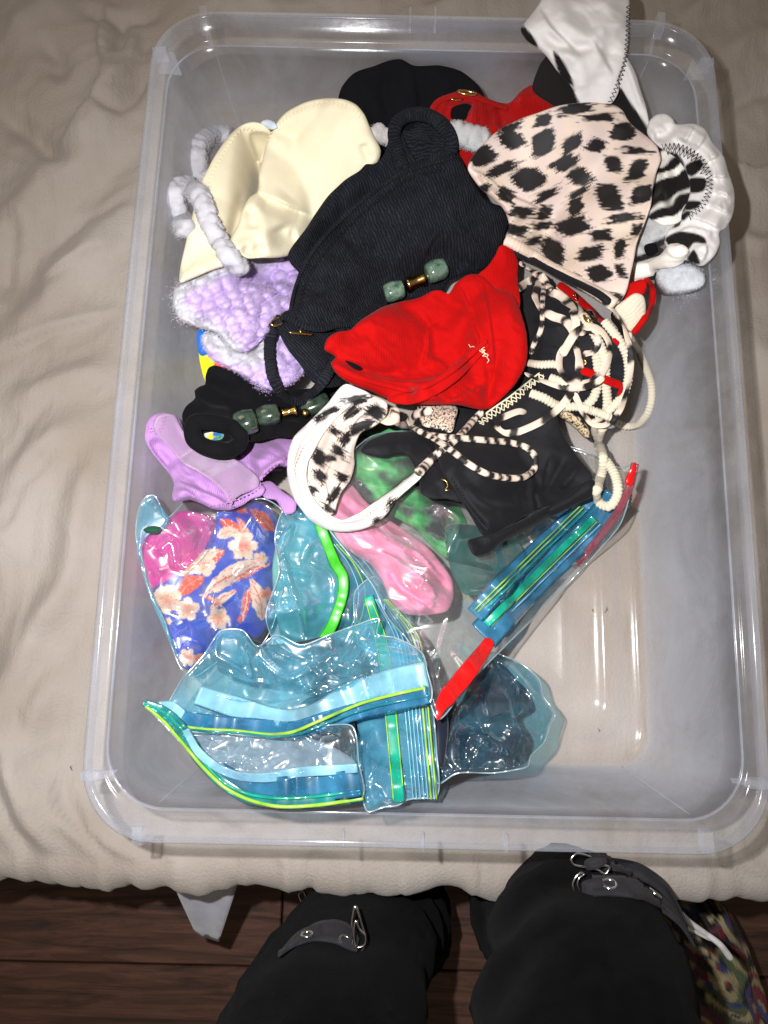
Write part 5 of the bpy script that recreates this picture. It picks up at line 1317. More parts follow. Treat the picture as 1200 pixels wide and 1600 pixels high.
bag('H', [(150, 372), (205, 290), (240, 240), (290, 200), (320, 130), (350, 108), (420, 112), (480, 165), (560, 130), (640, 165), (760, 120), (860, 95), (945, 65), (930, 120), (1000, 140), (1100, 200), (1118, 260), (1140, 345), (1138, 380), (1000, 400), (880, 425), (780, 440), (640, 490), (560, 505), (350, 488), (190, 470), (130, 420)], bag_blue, g, puff=14, edge=16, amp=7, sc=50, seed=21, s=3,
    folds=[([(340, 120), (330, 200), (380, 230), (430, 260), (460, 280), (450, 230), (430, 160)], 4, 12, 0), ([(590, 300), (680, 260), (800, 180)], 6, 12, 0), ([(650, 370), (700, 310), (760, 250)], 5, 10, 0), ([(880, 160), (1000, 190), (1100, 210)], 5, 9, 0), ([(500, 130), (540, 180), (640, 220)], 5, 9, 0), ([(260, 330), (420, 370), (560, 380), (760, 330), (900, 270)], 10, 11, 1), ([(480, 200), (560, 270), (640, 290)], 6, 10, 1), ([(860, 110), (820, 190), (760, 260)], 6, 8, 0)])
bag('H', [(60, 385), (150, 420), (200, 470), (350, 488), (560, 505), (760, 470), (840, 470), (870, 600), (882, 735), (800, 755), (700, 768), (560, 772), (440, 745), (340, 680), (240, 580), (140, 470)], bag_pale, g, puff=8, edge=14, amp=6, sc=40, seed=22, s=3,
    folds=[([(300, 600), (430, 600), (560, 560)], 6, 8, 0), ([(600, 560), (640, 500), (700, 540)], 5, 8, 0), ([(740, 580), (700, 540), (730, 500), (800, 500)], 5, 10, 0), ([(340, 640), (500, 640), (860, 620)], 7, 8, 1)]).name = 'inner_film'
strip('pale_band', 'H', [(260, 350), (420, 400), (600, 440), (700, 415), (860, 340), (1000, 300), (1120, 275)], [14, 16, 14, 12, 17, 19, 19], cyan_pl, g, flat=.05, dz=.002)
strip('blue_band', 'H', [(190, 440), (300, 455), (480, 470), (620, 482), (760, 440), (900, 400), (1125, 350)], 12, blue_pl, g, flat=.06, dz=.0028)
strip('pale_corner', 'H', [(110, 395), (160, 405), (205, 430)], [8, 13, 8], cyan_pl, g, flat=.05, dz=.002)
strip('zip_line', 'H', [(190, 466), (280, 478), (400, 484), (540, 498), (620, 488), (700, 455), (780, 420), (880, 380), (1000, 348), (1115, 323)], 2.2, lime_pl, g, flat=.8, dz=.0042)
strip('zip_edge', 'H', [(190, 474), (300, 486), (420, 492), (550, 506), (640, 496), (760, 450), (900, 400), (1130, 352)], 1.5, teal_pl, g, flat=.6, dz=.0044)
strip('lower_band', 'H', [(340, 640), (430, 690), (540, 705), (660, 700), (800, 690), (872, 680)], [14, 16, 16, 18, 18, 18], blue_pl, g, flat=.06, dz=.002)
strip('side_band', 'H', [(62, 380), (130, 410), (200, 480), (270, 590), (350, 675), (440, 730), (560, 752), (700, 748), (880, 725)], [5, 9, 9, 8, 8, 8, 9, 9, 9], teal_pl, g, flat=.15, dz=.0026)
strip('zip_line', 'H', [(66, 392), (130, 445), (200, 525), (280, 620), (360, 695), (450, 742), (560, 768), (700, 764), (882, 738)], 2.4, lime_pl, g, flat=.8, dz=.004)
strip('zip_edge', 'H', [(70, 386), (150, 425), (210, 490), (290, 610), (360, 680), (450, 722), (560, 738), (700, 732), (876, 708)], 1.6, turq_pl, g, flat=.6, dz=.004)
strip('pale_inner_band', 'H', [(215, 480), (260, 560), (330, 620), (420, 655), (520, 660), (640, 640), (760, 632), (860, 625)], [5, 6, 6, 6, 7, 7, 7, 6], cyan_pl, g, flat=.08, dz=.0022)
# ================================================================== THE UPPER PILE
# lavender garment
g = thing('lavender_garment', 'lavender swim garment with a ribbed lining lying at the left above the floral bag', 'swim garment', tuple(ztop('E', (450, 600))))
cloth('tail', 'E', [(690, 650), (740, 640), (800, 690), (880, 750), (870, 800), (820, 812), (770, 740), (710, 725)], lav_m, g, puff=14, edge=16, s=3)
cloth('body', 'E', [(86, 380), (100, 330), (130, 298), (190, 282), (250, 295), (275, 330), (290, 375), (345, 430), (430, 478), (520, 490), (600, 440), (700, 430), (800, 412), (862, 418), (870, 470), (835, 560), (790, 560), (720, 610), (690, 640), (715, 680), (700, 712),
      (640, 735), (600, 765), (530, 790), (440, 785), (380, 755), (330, 738), (280, 745), (235, 740), (230, 700), (240, 660), (222, 615), (170, 545), (120, 480), (90, 430)], lav_m, g, puff=36, edge=24, ground=True, s=2.8, wr=(4, 18, 30, 2.4),
      folds=[([(120, 420), (180, 520), (230, 580)], 12, -12), ([(240, 640), (330, 670), (440, 720), (540, 770)], 12, 10, 1), ([(600, 440), (560, 500), (620, 560), (690, 640)], 9, -12), ([(760, 430), (720, 500), (650, 560)], 14, 9), ([(690, 630), (760, 560), (835, 520)], 7, 10, 0), ([(235, 690), (300, 690), (370, 740)], 9, 8, 1)])
cloth('lining', 'E', [(128, 350), (150, 300), (195, 288), (245, 300), (268, 340), (300, 395), (360, 445), (430, 485), (500, 500), (570, 535), (640, 580), (682, 625), (680, 665), (640, 690), (580, 715), (530, 760), (500, 700), (440, 640), (360, 590), (280, 540), (200, 450), (150, 400)],
      lav_rib, g, puff=12, edge=14, s=3, settle=.004, uvdir=-40, folds=[([(200, 330), (300, 450), (450, 560), (600, 640)], 26, -6)])
stitches('E', [(100, 355), (140, 385), (165, 375), (190, 300)], thread_l, g, w=3, pitch=3, r=.8)
stitches('E', [(420, 770), (520, 752), (600, 720), (680, 680), (705, 620), (760, 570), (830, 510)], thread_l, g, w=0, pitch=3.4, r=.9, zig=False)
stitches('E', [(520, 690), (530, 740), (545, 775)], thread_l, g, w=3, pitch=3, r=.8)

# multicoloured scrap that shows through the hole of the black garment
g = thing('rainbow_knit', 'multicoloured yellow and blue scrap seen through the hole of the small black garment', 'knit scrap', tuple(ztop('E', (440, 405))))
def rb(p):
    pal = np.array([lin(232, 226, 60)[:3], lin(40, 110, 210)[:3], lin(90, 160, 110)[:3], lin(150, 190, 230)[:3], lin(240, 238, 190)[:3]])
    return pal[(np.floor((p[:, 0] + p[:, 1] * .6) / 7 + perlin(p[:, 0] / 8, p[:, 1] / 8, 3)).astype(int)) % 5]
cloth('yarn', 'E', [(360, 380), (400, 360), (480, 350), (530, 370), (520, 420), (470, 450), (390, 445)], chen_l, g, puff=10, edge=8, colf=rb, s=2.4, bumpf=cob(8, 3, 3))

# small black garment with dark green beads
g = thing('black_beaded_bottom', 'small black bikini bottom with dark green stone beads, left of the pile', 'bikini bottom', tuple(ztop('E', (600, 250))))
cloth('body', 'E', [(282, 285), (300, 250), (350, 205), (345, 170), (375, 145), (402, 135), (405, 90), (420, 50), (445, 36), (500, 48), (560, 72), (620, 110), (680, 150), (760, 175), (880, 160), (1000, 150), (1090, 130), (1120, 200), (1050, 260), (960, 330), (880, 410), (760, 412), (680, 430), (600, 432), (595, 470), (540, 496), (480, 492), (400, 465), (340, 425), (300, 370)],
      black_cotton, g, puff=34, edge=26, s=3, wr=(2, 24, 30, 2), holes=[[(382, 400), (400, 388), (450, 378), (495, 375), (500, 395), (490, 420), (450, 428), (400, 424)]],
      folds=[([(360, 210), (420, 250), (540, 270)], 14, 8, 1), ([(410, 120), (470, 150), (600, 200)], 14, -8), ([(330, 400), (360, 340), (450, 310), (550, 330)], 10, 9, 0), ([(300, 300), (330, 380), (420, 460), (540, 470)], 11, 9, 0), ([(700, 360), (800, 330), (900, 330)], 10, 8, 1)])
tube('rolled_edge', 'E', [(345, 420), (335, 370), (350, 335), (420, 330), (500, 345), (560, 370), (585, 410), (575, 450), (530, 475), (460, 475), (390, 455)], 13, black_cotton, g, flat=.7, closed=True, sides=14)
bead('bead', 'E', (620, 345), (660, 335), 17, 19, STONE2, g); bead('bead', 'E', (735, 305), (775, 296), 18, 16, STONE2, g)
bead('gold_bead', 'E', (842, 283), (880, 276), 12, 9.5, gold, g, kind='spool'); bead('bead', 'E', (975, 252), (1015, 236), 26, 15, STONE2, g)
bead('gold_ball', 'E', (925, 297), (945, 297), 8, 8, gold, g, kind='ball', lift=.004)

# fluffy crochet top
g = thing('lilac_crochet_top', 'fluffy lilac crochet top with light grey chenille trim and shoulder strap', 'crochet top', tuple(ztop('A', (450, 1050))))
def crcol(key, greys):
    P_ = [spline(Z(key, q_), 6) for q_ in greys]
    def f(p):
        m_ = np.zeros(len(p))
        for q_ in P_: m_ = np.maximum(m_, np.clip(1.5 - seg_dist(p, q_)[0] / 15 + .5 * perlin(p[:, 0] / 9, p[:, 1] / 9, 2), 0, 1))
        return (LIL * (1 - m_[:, None]) + GRY * m_[:, None]) * (1 + .06 * perlin(p[:, 0] / 6, p[:, 1] / 6, 4))[:, None]
    return f
def cob2(sc, amp, seed, ang):
    ca, sa = math.cos(math.radians(ang)), math.sin(math.radians(ang))
    return lambda p: amp * 1.9 * (puffs((p[:, 0] * ca + p[:, 1] * sa) / (sc * 1.25), (-p[:, 0] * sa + p[:, 1] * ca) / (sc * .85), seed) - .45) + amp * .08 * perlin(p[:, 0] / 4, p[:, 1] / 4, seed + 2)
tube('strap', 'A', [(290, 560), (275, 480), (262, 400), (268, 330), (310, 285), (370, 270), (420, 275)], 16, chen_l, g, flat=.9, colf=chg(GRY * .92), sides=22, bumpf=lump, step=2)
cloth('lower_flap', 'A', [(285, 1225), (305, 1200), (350, 1205), (400, 1240), (440, 1270), (500, 1270), (560, 1220), (640, 1170), (710, 1260), (772, 1368), (740, 1410), (690, 1445), (600, 1468), (530, 1430), (460, 1390), (380, 1350), (320, 1310)], chen_l, g, puff=30, edge=20, s=2.4,
      colf=crcol('A', [[(290, 1230), (340, 1230), (420, 1290), (500, 1310), (580, 1250)], [(590, 1220), (570, 1280), (520, 1320)]]), bumpf=cob2(15, 13, 5, -20), wr=(2, 40, 0, 2))
cloth('body', 'A', [(152, 1060), (160, 1000), (200, 970), (260, 945), (340, 905), (420, 880), (500, 860), (600, 830), (680, 815), (720, 850), (740, 930), (730, 1010), (705, 1090), (650, 1140), (610, 1190), (560, 1240), (500, 1290), (440, 1285), (400, 1250), (350, 1200), (300, 1185), (240, 1165), (190, 1140)], chen_l, g,
      puff=40, edge=22, s=2.4, colf=crcol('A', [[(170, 1120), (165, 1040), (190, 985), (280, 940), (380, 890), (500, 860), (640, 820)], [(170, 1090), (230, 1150), (320, 1190), (390, 1240), (430, 1290)]]), bumpf=cob2(15.5, 15, 3, -22), wr=(2, 50, 0, 2),
      folds=[([(430, 900), (480, 1000), (470, 1150)], 30, 8)])

# cream bikini top: two cups
g = thing('cream_bikini_top', 'smooth cream bikini top, both rounded cups with zigzag stitched edges', 'bikini top', tuple(ztop('A', (700, 500))))
cloth('left_cup', 'A', [(182, 965), (184, 900), (200, 820), (222, 735), (245, 640), (265, 560), (290, 480), (330, 400), (380, 320), (425, 262), (475, 225), (530, 212), (580, 225), (612, 262), (600, 320), (585, 420), (570, 520), (540, 620), (500, 720), (470, 800), (500, 850), (470, 890), (400, 890), (330, 910), (260, 940)],
      cream_m, g, puff=46, dome=True, s=3, t=7, folds=[([(482, 520), (462, 600), (440, 690), (418, 780)], 8, -15, 0), ([(590, 330), (560, 430), (545, 540), (480, 640)], 9, -14, 0), ([(330, 560), (300, 650), (320, 800)], 30, 6), ([(475, 610), (500, 660), (520, 740)], 14, 8), ([(420, 270), (350, 380), (290, 520), (230, 720)], 7, -4, 0)])
cloth('right_cup', 'A', [(612, 262), (640, 210), (690, 160), (750, 128), (820, 106), (900, 100), (965, 108), (1010, 130), (1045, 175), (1070, 225), (1100, 285), (1125, 350), (1110, 400), (1060, 440), (960, 520), (890, 620), (820, 720), (740, 800), (690, 840), (620, 850), (560, 850), (500, 850), (430, 800), (420, 770), (455, 690), (480, 620), (515, 560), (545, 540), (555, 450), (572, 370), (590, 310)],
      cream_m, g, puff=60, dome=True, s=3, t=10, settle=.008, folds=[([(545, 548), (620, 580), (700, 615), (800, 655)], 10, -14, 1), ([(530, 560), (560, 660), (590, 760), (600, 830)], 14, 9, 0), ([(470, 800), (520, 830), (585, 790)], 10, -9), ([(640, 700), (680, 760), (740, 750)], 14, -10), ([(620, 280), (680, 260), (740, 290)], 8, -5), ([(1040, 310), (1050, 350), (1080, 400)], 7, -9), ([(700, 560), (640, 640), (650, 720)], 20, 7), ([(480, 620), (520, 640), (530, 720)], 10, -8), ([(640, 215), (760, 140), (900, 116), (1010, 150)], 5, -3, 0)])
stitches('A', [(600, 300), (635, 235), (690, 185), (760, 148), (830, 128), (900, 122), (960, 130), (1005, 155), (1030, 185)], thread_w, g, w=3.0, pitch=3.4, r=.7)
stitches('A', [(560, 250), (480, 245), (430, 290), (380, 370), (335, 450), (310, 520), (285, 600), (245, 730), (215, 860), (205, 940)], thread_w, g, w=2.8, pitch=3.4, r=.6)
b_ = cloth('blue_white_label', 'A', [(560, 212), (590, 200), (625, 212), (640, 240), (612, 250), (585, 235)], fabric('pale_blue_satin', lin(206, 218, 230), rough=.5, tex='none'), None, puff=4, edge=8, s=3)
b_.name = 'care_label'; tag(b_, 'pale blue satin care label between the two cream cups', 'label')
G_ = [o_ for o_ in COL.objects if o_.name == 'lilac_crochet_top'][0]
tube('strap', 'A', [(215, 720), (178, 640), (158, 570), (180, 515), (222, 505), (270, 545), (300, 620), (330, 700), (380, 790), (430, 860), (480, 900)], 14.5, chen_l, G_, flat=.9, colf=chg(GRY), sides=22, bumpf=lump, step=2, lag=4)

# black bikini cup with a hemmed band
g = thing('black_padded_top', 'black padded bikini top with a wide hemmed band below the spotted strings', 'bikini top', tuple(ztop('F', (850, 400))))
cloth('left_side', 'F', [(520, 240), (600, 200), (680, 260), (700, 400), (690, 480), (640, 470), (590, 470), (552, 450), (545, 400), (500, 320), (420, 330), (350, 310), (370, 280), (440, 250)], black_smooth, g, puff=20, edge=20, s=3.4, wr=(2, 20, 60, 2), folds=[([(560, 280), (600, 350), (640, 440)], 9, 8, 1)])
cloth('right_cup', 'F', [(625, 380), (600, 300), (600, 190), (700, 150), (850, 110), (930, 110), (1000, 180), (1030, 260), (1070, 320), (1120, 385), (1130, 430), (1060, 470), (960, 500), (880, 540), (800, 590), (770, 600), (720, 530), (670, 450)], black_smooth, g, puff=44, edge=36, s=3, ground=True,
      folds=[([(640, 400), (690, 480), (740, 540), (790, 590)], 6, -9), ([(660, 360), (740, 440), (840, 470), (960, 440)], 18, -10), ([(960, 440), (900, 400), (820, 410)], 10, 7), ([(960, 450), (970, 380), (990, 320)], 7, 7, 1), ([(970, 460), (1010, 380), (1040, 330)], 7, -7), ([(860, 480), (900, 440), (880, 380)], 10, 6), ([(700, 420), (760, 480), (850, 500), (950, 480)], 6, 5), ([(1020, 440), (1050, 400), (1080, 360)], 6, 6)], wr=(1.2, 22, 20, 2))
cloth('band', 'F', [(790, 588), (860, 555), (940, 515), (1040, 460), (1125, 405), (1138, 425), (1136, 455), (1090, 480), (1000, 525), (900, 580), (820, 620), (775, 655), (730, 660), (710, 610), (740, 600)], black_smooth, g, puff=16, edge=10, s=2.6, settle=.006, wr=(1.6, 9, -28, .5), folds=[([(800, 600), (960, 520), (1120, 430)], 12, 3)])
stitches('F', [(655, 400), (700, 475), (745, 535), (785, 580)], thread_b, g, w=0, pitch=3, r=.8, zig=False)
c = ztop('F', (632, 425)); tube('gold_hook', 'F', [(620, 405), (636, 410), (642, 430), (632, 442), (650, 440)], 1.6, gold, g, sides=8, raw=True)

# leopard and cream bits under the red cloth
g = thing('leopard_scrap', 'small leopard print cloth with black dots showing below the red cloth', 'leopard cloth', tuple(ztop('F', (620, 200))))
def leo(p):
    d = worley(p[:, 0] / 6.5, p[:, 1] / 6.5, 3); e = np.abs(d - .62) < .2
    k = (e & (perlin(p[:, 0] / 3.4, p[:, 1] / 3.4, 5) > -.12))[:, None]
    return np.where(k, np.array(BLK[:3]), np.array(lin(226, 206, 184)[:3]))
cloth('body', 'F', [(540, 160), (600, 150), (675, 165), (668, 210), (655, 248), (600, 235), (560, 225)], print_m, g, puff=12, edge=10, s=1.6, colf=leo)
b_ = cloth('cream_strip', 'F', [(405, 205), (425, 175), (470, 165), (475, 215), (440, 225)], cream_m, None, puff=10, edge=8, s=3); tag(b_, 'small cream cloth corner between the spotted band and the leopard cloth', 'cloth scrap')
g = thing('lace_trim', 'cream beaded lace trim running up to the right from below the red cloth', 'lace trim', tuple(ztop('F', (850, 160))))
lace = fabric('cream_lace', lin(222, 212, 180), rough=.9, tex='none')
stitches('F', [(745, 215), (800, 175), (860, 135), (905, 95), (960, 55)], lace, g, w=4.0, pitch=4.6, r=1.3, name='lace_chain')
stitches('F', [(752, 222), (805, 184), (868, 142), (912, 100), (965, 60)], lace, g, w=3.0, pitch=3.8, r=1.0, name='lace_picot')
tube('lace_cord', 'F', [(735, 208), (795, 166), (850, 128), (900, 88), (950, 48)], 1.6, lace, g, sides=6, raw=True)

# tangle: cream ribbed cords
def ribr(arc, a): return .12 * np.sin(arc * 2 * math.pi / .0036) + .04 * perlin(arc * 900, np.full_like(arc, a), 3)
CRM = 'cream_ribbed_cord'
g = thing('cream_cord_tie', 'cream ribbed cord ties looping down beside the black padded top on the right', 'cord ties', tuple(ztop('D', (820, 900))))
for pts, r in (([(470, 250), (560, 330), (640, 440), (700, 540), (745, 650), (750, 780), (760, 900), (750, 1000)], 7.6),
               ([(740, 440), (820, 540), (870, 640), (880, 760), (850, 860), (780, 940), (700, 1000)], 7.2),
               ([(880, 520), (930, 600), (975, 700), (1008, 800), (1010, 890), (985, 970), (935, 1025), (870, 1040), (800, 1015)], 7.0),
               ([(310, 680), (380, 690), (460, 688), (500, 700)], 7.0), ([(690, 600), (705, 700), (705, 800), (680, 880), (630, 930)], 7.4), ([(430, 760), (510, 790), (610, 830)], 7.0),
               ([(320, 850), (400, 880), (470, 920), (560, 935)], 7.8), ([(520, 930), (600, 930), (700, 960), (780, 990)], 7.4),
               ([(690, 1000), (690, 1080), (705, 1160), (750, 1230), (800, 1310), (820, 1390), (810, 1450), (770, 1495), (720, 1480), (700, 1430), (712, 1360), (735, 1280), (735, 1200), (715, 1120), (735, 1050)], 7.8)):
    tube('cord', 'D', pts, r, creamrib_m, g, flat=.75, sides=12, bumpf=ribr, step=1.3, smooth_n=15)
g = thing('red_strap', 'red strap crossing between the cream cords, right of the red cloth', 'strap', tuple(ztop('D', (730, 770))))
tube('strap', 'D', [(610, 720), (680, 745), (760, 780), (840, 810)], 7.5, red_m, g, flat=.35, sides=12, dz=.004)
tube('strap', 'D', [(480, 230), (560, 290), (650, 370), (740, 450)], 8, red_m, g, flat=.4, sides=12)
tube('strap', 'D', [(790, 540), (820, 570), (815, 580)], 4, red_m, g, flat=.6, sides=10)
tube('strap_tail', 'D', [(840, 800), (835, 840), (815, 870)], [3, 3.5, 2], red_m, g, flat=.6, sides=10)
g = thing('gold_clasp', 'gold hook clasp nested among the cream cords under the spotted piece', 'clasp', tuple(ztop('D', (640, 390))))
for pts in ([(560, 300), (580, 290), (590, 310), (575, 320)], [(620, 390), (650, 380), (680, 400), (690, 430), (660, 440), (640, 420)], [(625, 405), (640, 440), (665, 445)], [(630, 660), (640, 680), (628, 692)]):
    tube('hook', 'D', pts, 2.2, gold, g, sides=8, raw=True, dz=.001, step=1.5)

# the large black ribbed top
g = thing('black_ribbed_top', 'large black ribbed bikini top with green stone beads on top of the pile', 'bikini top', tuple(ztop('B', (600, 500))))
cloth('lower_layer', 'B', [(92, 950), (110, 900), (160, 880), (260, 900), (420, 950), (400, 1050), (350, 1130), (370, 1200), (300, 1215), (235, 1190), (190, 1120), (140, 1060), (110, 1010)], black_rib, g, puff=24, edge=24, s=3, uvdir=50, wr=(2, 26, 40, 2))
cloth('back_layer', 'B', [(134, 655), (140, 635), (180, 580), (225, 520), (270, 450), (320, 385), (380, 330), (440, 292), (470, 262), (500, 262), (528, 246), (548, 215), (562, 170), (575, 110), (590, 75), (650, 200), (700, 300), (560, 420), (420, 520), (320, 640), (230, 760), (180, 720), (150, 690)], black_rib, g, puff=40, edge=26, s=3, uvdir=35,
      folds=[([(150, 660), (260, 500), (400, 360), (520, 280)], 14, 6), ([(200, 720), (300, 560), (440, 420), (560, 340)], 12, -10)])
cloth('collar_inside', 'B', [(575, 105), (600, 62), (640, 42), (690, 35), (740, 45), (785, 70), (820, 110), (840, 160), (860, 215), (890, 290), (840, 330), (740, 330), (640, 330), (590, 290), (570, 200)], black_rib, g, puff=20, edge=16, s=2.8, uvdir=80, settle=.008,
      folds=[([(640, 110), (680, 95), (740, 110), (780, 160), (760, 200), (700, 230), (650, 240), (640, 180)], 34, -22, 2)])
tube('rolled_collar', 'B', [(640, 285), (618, 240), (600, 190), (588, 140), (600, 90), (640, 58), (690, 50), (740, 60), (785, 88), (818, 130), (832, 180), (815, 225), (760, 250), (700, 272), (640, 298), (580, 330)], [9, 10, 11, 12, 13, 13, 13, 13, 13, 12, 11, 9, 7], black_rib, g, flat=.75, sides=16)
cloth('cup', 'B', [(140, 895), (155, 810), (180, 730), (215, 660), (265, 590), (330, 520), (400, 455), (470, 395), (540, 340), (620, 290), (700, 262), (780, 240), (840, 215), (880, 262), (905, 300), (930, 340), (965, 405), (1010, 430), (1055, 448), (1078, 490), (1072, 540), (1050, 600), (1030, 650), (1000, 695), (940, 722), (870, 735), (820, 760), (790, 810), (720, 830), (620, 850), (540, 880), (450, 950), (400, 985), (330, 970), (240, 960), (170, 935)],
      black_rib, g, puff=50, dome=True, s=2.6, uvdir=28, settle=.008, wr=(2, 34, 35, 2), bumpf=lambda p: 2.2 * ridge((p[:, 0] * .85 + p[:, 1] * .5) / 16, (-p[:, 0] * .5 + p[:, 1] * .85) / 4.5, 9),
      folds=[([(330, 520), (420, 590), (460, 640), (560, 640)], 14, -7), ([(800, 520), (740, 600), (700, 680), (600, 780), (540, 840)], 16, 13, 1), ([(820, 510), (900, 560), (960, 640), (1000, 690)], 14, 10, 1), ([(760, 610), (840, 680), (900, 720)], 16, -16), ([(430, 450), (560, 430), (700, 470), (830, 450)], 22, 7), ([(960, 410), (900, 480), (840, 500)], 16, -8), ([(260, 700), (380, 720), (520, 700)], 20, 6), ([(170, 880), (200, 760), (280, 640), (400, 510), (560, 370), (700, 290), (840, 250)], 6, -5)])
tube('seam', 'B', [(148, 890), (162, 810), (188, 735), (225, 665), (275, 595), (340, 525), (420, 450), (500, 385), (575, 330), (640, 295), (720, 268), (800, 248), (850, 228)], 3.2, black_rib, g, flat=.8, sides=8)
stitches('B', [(185, 880), (205, 790), (250, 700), (310, 620), (380, 545), (470, 460), (560, 390), (640, 335), (720, 305), (810, 285)], thread_b, g, w=3.0, pitch=3.6, r=.8)
bead('bead', 'B', (587, 815), (640, 800), 19, 16.5, STONE, g); bead('gold_bead', 'B', (678, 773), (728, 753), 18, 14, gold, g, kind='spool'); bead('bead', 'B', (766, 728), (815, 708), 19, 18, STONE, g)
tube('strap', 'B', [(555, 850), (520, 868), (460, 915), (410, 970), (365, 1040), (330, 1110), (290, 1180), (240, 1240), (190, 1272), (140, 1268), (100, 1225), (70, 1160), (58, 1080), (62, 1000), (82, 945), (110, 915)], 9.5, black_rib, g, flat=.55, sides=14, lag=4, bumpf=lambda arc, a: .06 * np.sin(arc * 900 + 3 * a))
tube('thin_strap', 'B', [(105, 910), (150, 925), (210, 955), (280, 965), (340, 950), (400, 945), (440, 935)], 6, black_rib, g, flat=.6, sides=12)
tube('gold_bar', 'B', [(138, 980), (170, 983), (205, 986), (242, 990)], 2.4, gold, g, sides=10, raw=True, dz=.002)
tube('gold_bar_stem', 'B', [(192, 984), (186, 966)], 2.2, gold, g, sides=8, raw=True, dz=.002)
c = ztop('B', (92, 940)); torus('gold_ring', c + np.array([0, 0, .002]), .0058, .001, gold, g, (.5, .3, 1), (1.3, .6), .7)

# red cloth in the middle
g = thing('red_bikini_piece', 'bright red crumpled bikini piece in the middle, tucked under the black ribbed top', 'red bikini piece', tuple(ztop('B', (750, 1000))))
cloth('edge_fold', 'B', [(940, 740), (985, 700), (1020, 650), (1035, 615), (1055, 605), (1090, 625), (1118, 680), (1115, 745), (1125, 850), (1100, 950), (1000, 900)], red_m, g, puff=20, edge=18, s=3)
cloth('body', 'B', [(290, 1052), (305, 1005), (345, 980), (400, 970), (440, 935), (490, 900), (545, 870), (610, 850), (690, 835), (760, 800), (790, 800), (820, 815), (850, 770), (905, 735), (960, 738), (1020, 790), (1060, 800), (1100, 830), (1130, 890), (1150, 970), (1158, 1050), (1145, 1130), (1110, 1195), (1060, 1250), (990, 1308), (930, 1305), (850, 1290), (740, 1290), (640, 1285), (560, 1265), (500, 1235), (430, 1210), (370, 1180), (330, 1140), (318, 1110), (340, 1085)],
      red_m, g, puff=46, dome=True, s=2.6, settle=.010, wr=(4, 24, 35, 2.6),
      folds=[([(320, 1110), (450, 1150), (600, 1190), (760, 1180), (900, 1110), (960, 1060)], 9, 12, 1), ([(345, 1090), (420, 1130), (520, 1160), (640, 1150)], 9, -12, 0), ([(640, 1285), (760, 1220), (860, 1150), (950, 1090)], 10, 12, 1), ([(700, 1140), (730, 1060), (740, 970), (800, 930)], 12, 12, 1), ([(860, 770), (900, 860), (930, 960), (960, 1060)], 12, 14, 1), ([(960, 760), (980, 860), (1000, 980), (1010, 1110), (990, 1230)], 14, 13, 1),
             ([(740, 820), (830, 850), (910, 900), (880, 1000), (800, 1060)], 14, -13), ([(420, 960), (540, 940), (660, 900), (780, 870)], 24, 7), ([(980, 1290), (1000, 1180), (990, 1080)], 9, -13), ([(1050, 830), (1090, 940), (1100, 1080), (1060, 1200)], 18, 8), ([(560, 1260), (700, 1240), (800, 1270)], 9, 8, 1), ([(350, 1000), (420, 1000), (500, 960)], 12, -8), ([(800, 1290), (900, 1240), (990, 1200)], 9, 9, 1)])
tube('folded_band', 'B', [(560, 1262), (660, 1262), (760, 1215), (850, 1150), (930, 1075), (990, 1020)], [6, 11, 13, 13, 12, 8], red_m, g, flat=.32, sides=16, sink=.3)
dk = cloth('opening_shade_patch', 'B', [(378, 1098), (410, 1108), (450, 1132), (438, 1142), (400, 1125)], black_cotton, g, puff=2, edge=4, s=2.5, t=1)  # black patch laid on the red cloth as the shade inside a fold opening
tube('hem', 'B', [(330, 1120), (420, 1165), (540, 1200), (660, 1225), (760, 1190), (850, 1130), (930, 1060), (985, 1010)], 5, red_m, g, flat=.5, sides=10)
stitches('B', [(905, 1035), (940, 1050), (985, 1075), (990, 1110)], thread_w, g, w=1.5, pitch=4, r=.7)
stitches('B', [(965, 1045), (975, 1085)], thread_w, g, w=3, pitch=2.5, r=.7)

# spotted bikini bottom
SP = [(372, 468, 34, 22, -12), (500, 425, 62, 22, -5), (590, 458, 58, 13, -3), (250, 545, 38, 38, -22), (372, 560, 50, 40, -28), (485, 560, 40, 26, -30), (685, 515, 44, 34, 10), (578, 570, 30, 26, 20), (130, 610, 50, 38, -25), (215, 660, 56, 20, -20),
      (458, 635, 48, 28, -35), (745, 588, 44, 13, 0), (645, 640, 32, 28, 5), (315, 700, 52, 46, -30), (515, 690, 36, 34, -30), (740, 665, 32, 42, -2), (142, 738, 22, 18, -20), (228, 762, 34, 26, 20), (385, 762, 46, 18, -25), (510, 752, 46, 13, -30),
      (630, 770, 44, 50, 0), (755, 760, 38, 34, -8), (285, 828, 44, 20, 10), (378, 832, 26, 26, 0), (500, 808, 30, 30, -25), (370, 882, 44, 14, -5), (490, 885, 58, 32, -15), (690, 850, 56, 18, -8), (265, 900, 40, 22, 15), (597, 920, 40, 22, -5),
      (335, 942, 40, 12, -8), (412, 980, 44, 40, 25), (740, 900, 22, 24, -8), (555, 990, 48, 26, -10), (672, 970, 22, 34, -15), (590, 1068, 40, 32, -15), (470, 1080, 30, 18, 20), (675, 1060, 18, 22, 0), (610, 1150, 44, 14, 30), (240, 500, 40, 16, -20), (640, 405, 26, 8, 0), (560, 1135, 30, 12, 20), (660, 1160, 22, 14, 10)]
g = thing('spotted_bikini_bottom', 'ivory bikini bottom with black brushstroke spots draped over the right side of the pile', 'bikini bottom', tuple(ztop('C', (500, 700))))
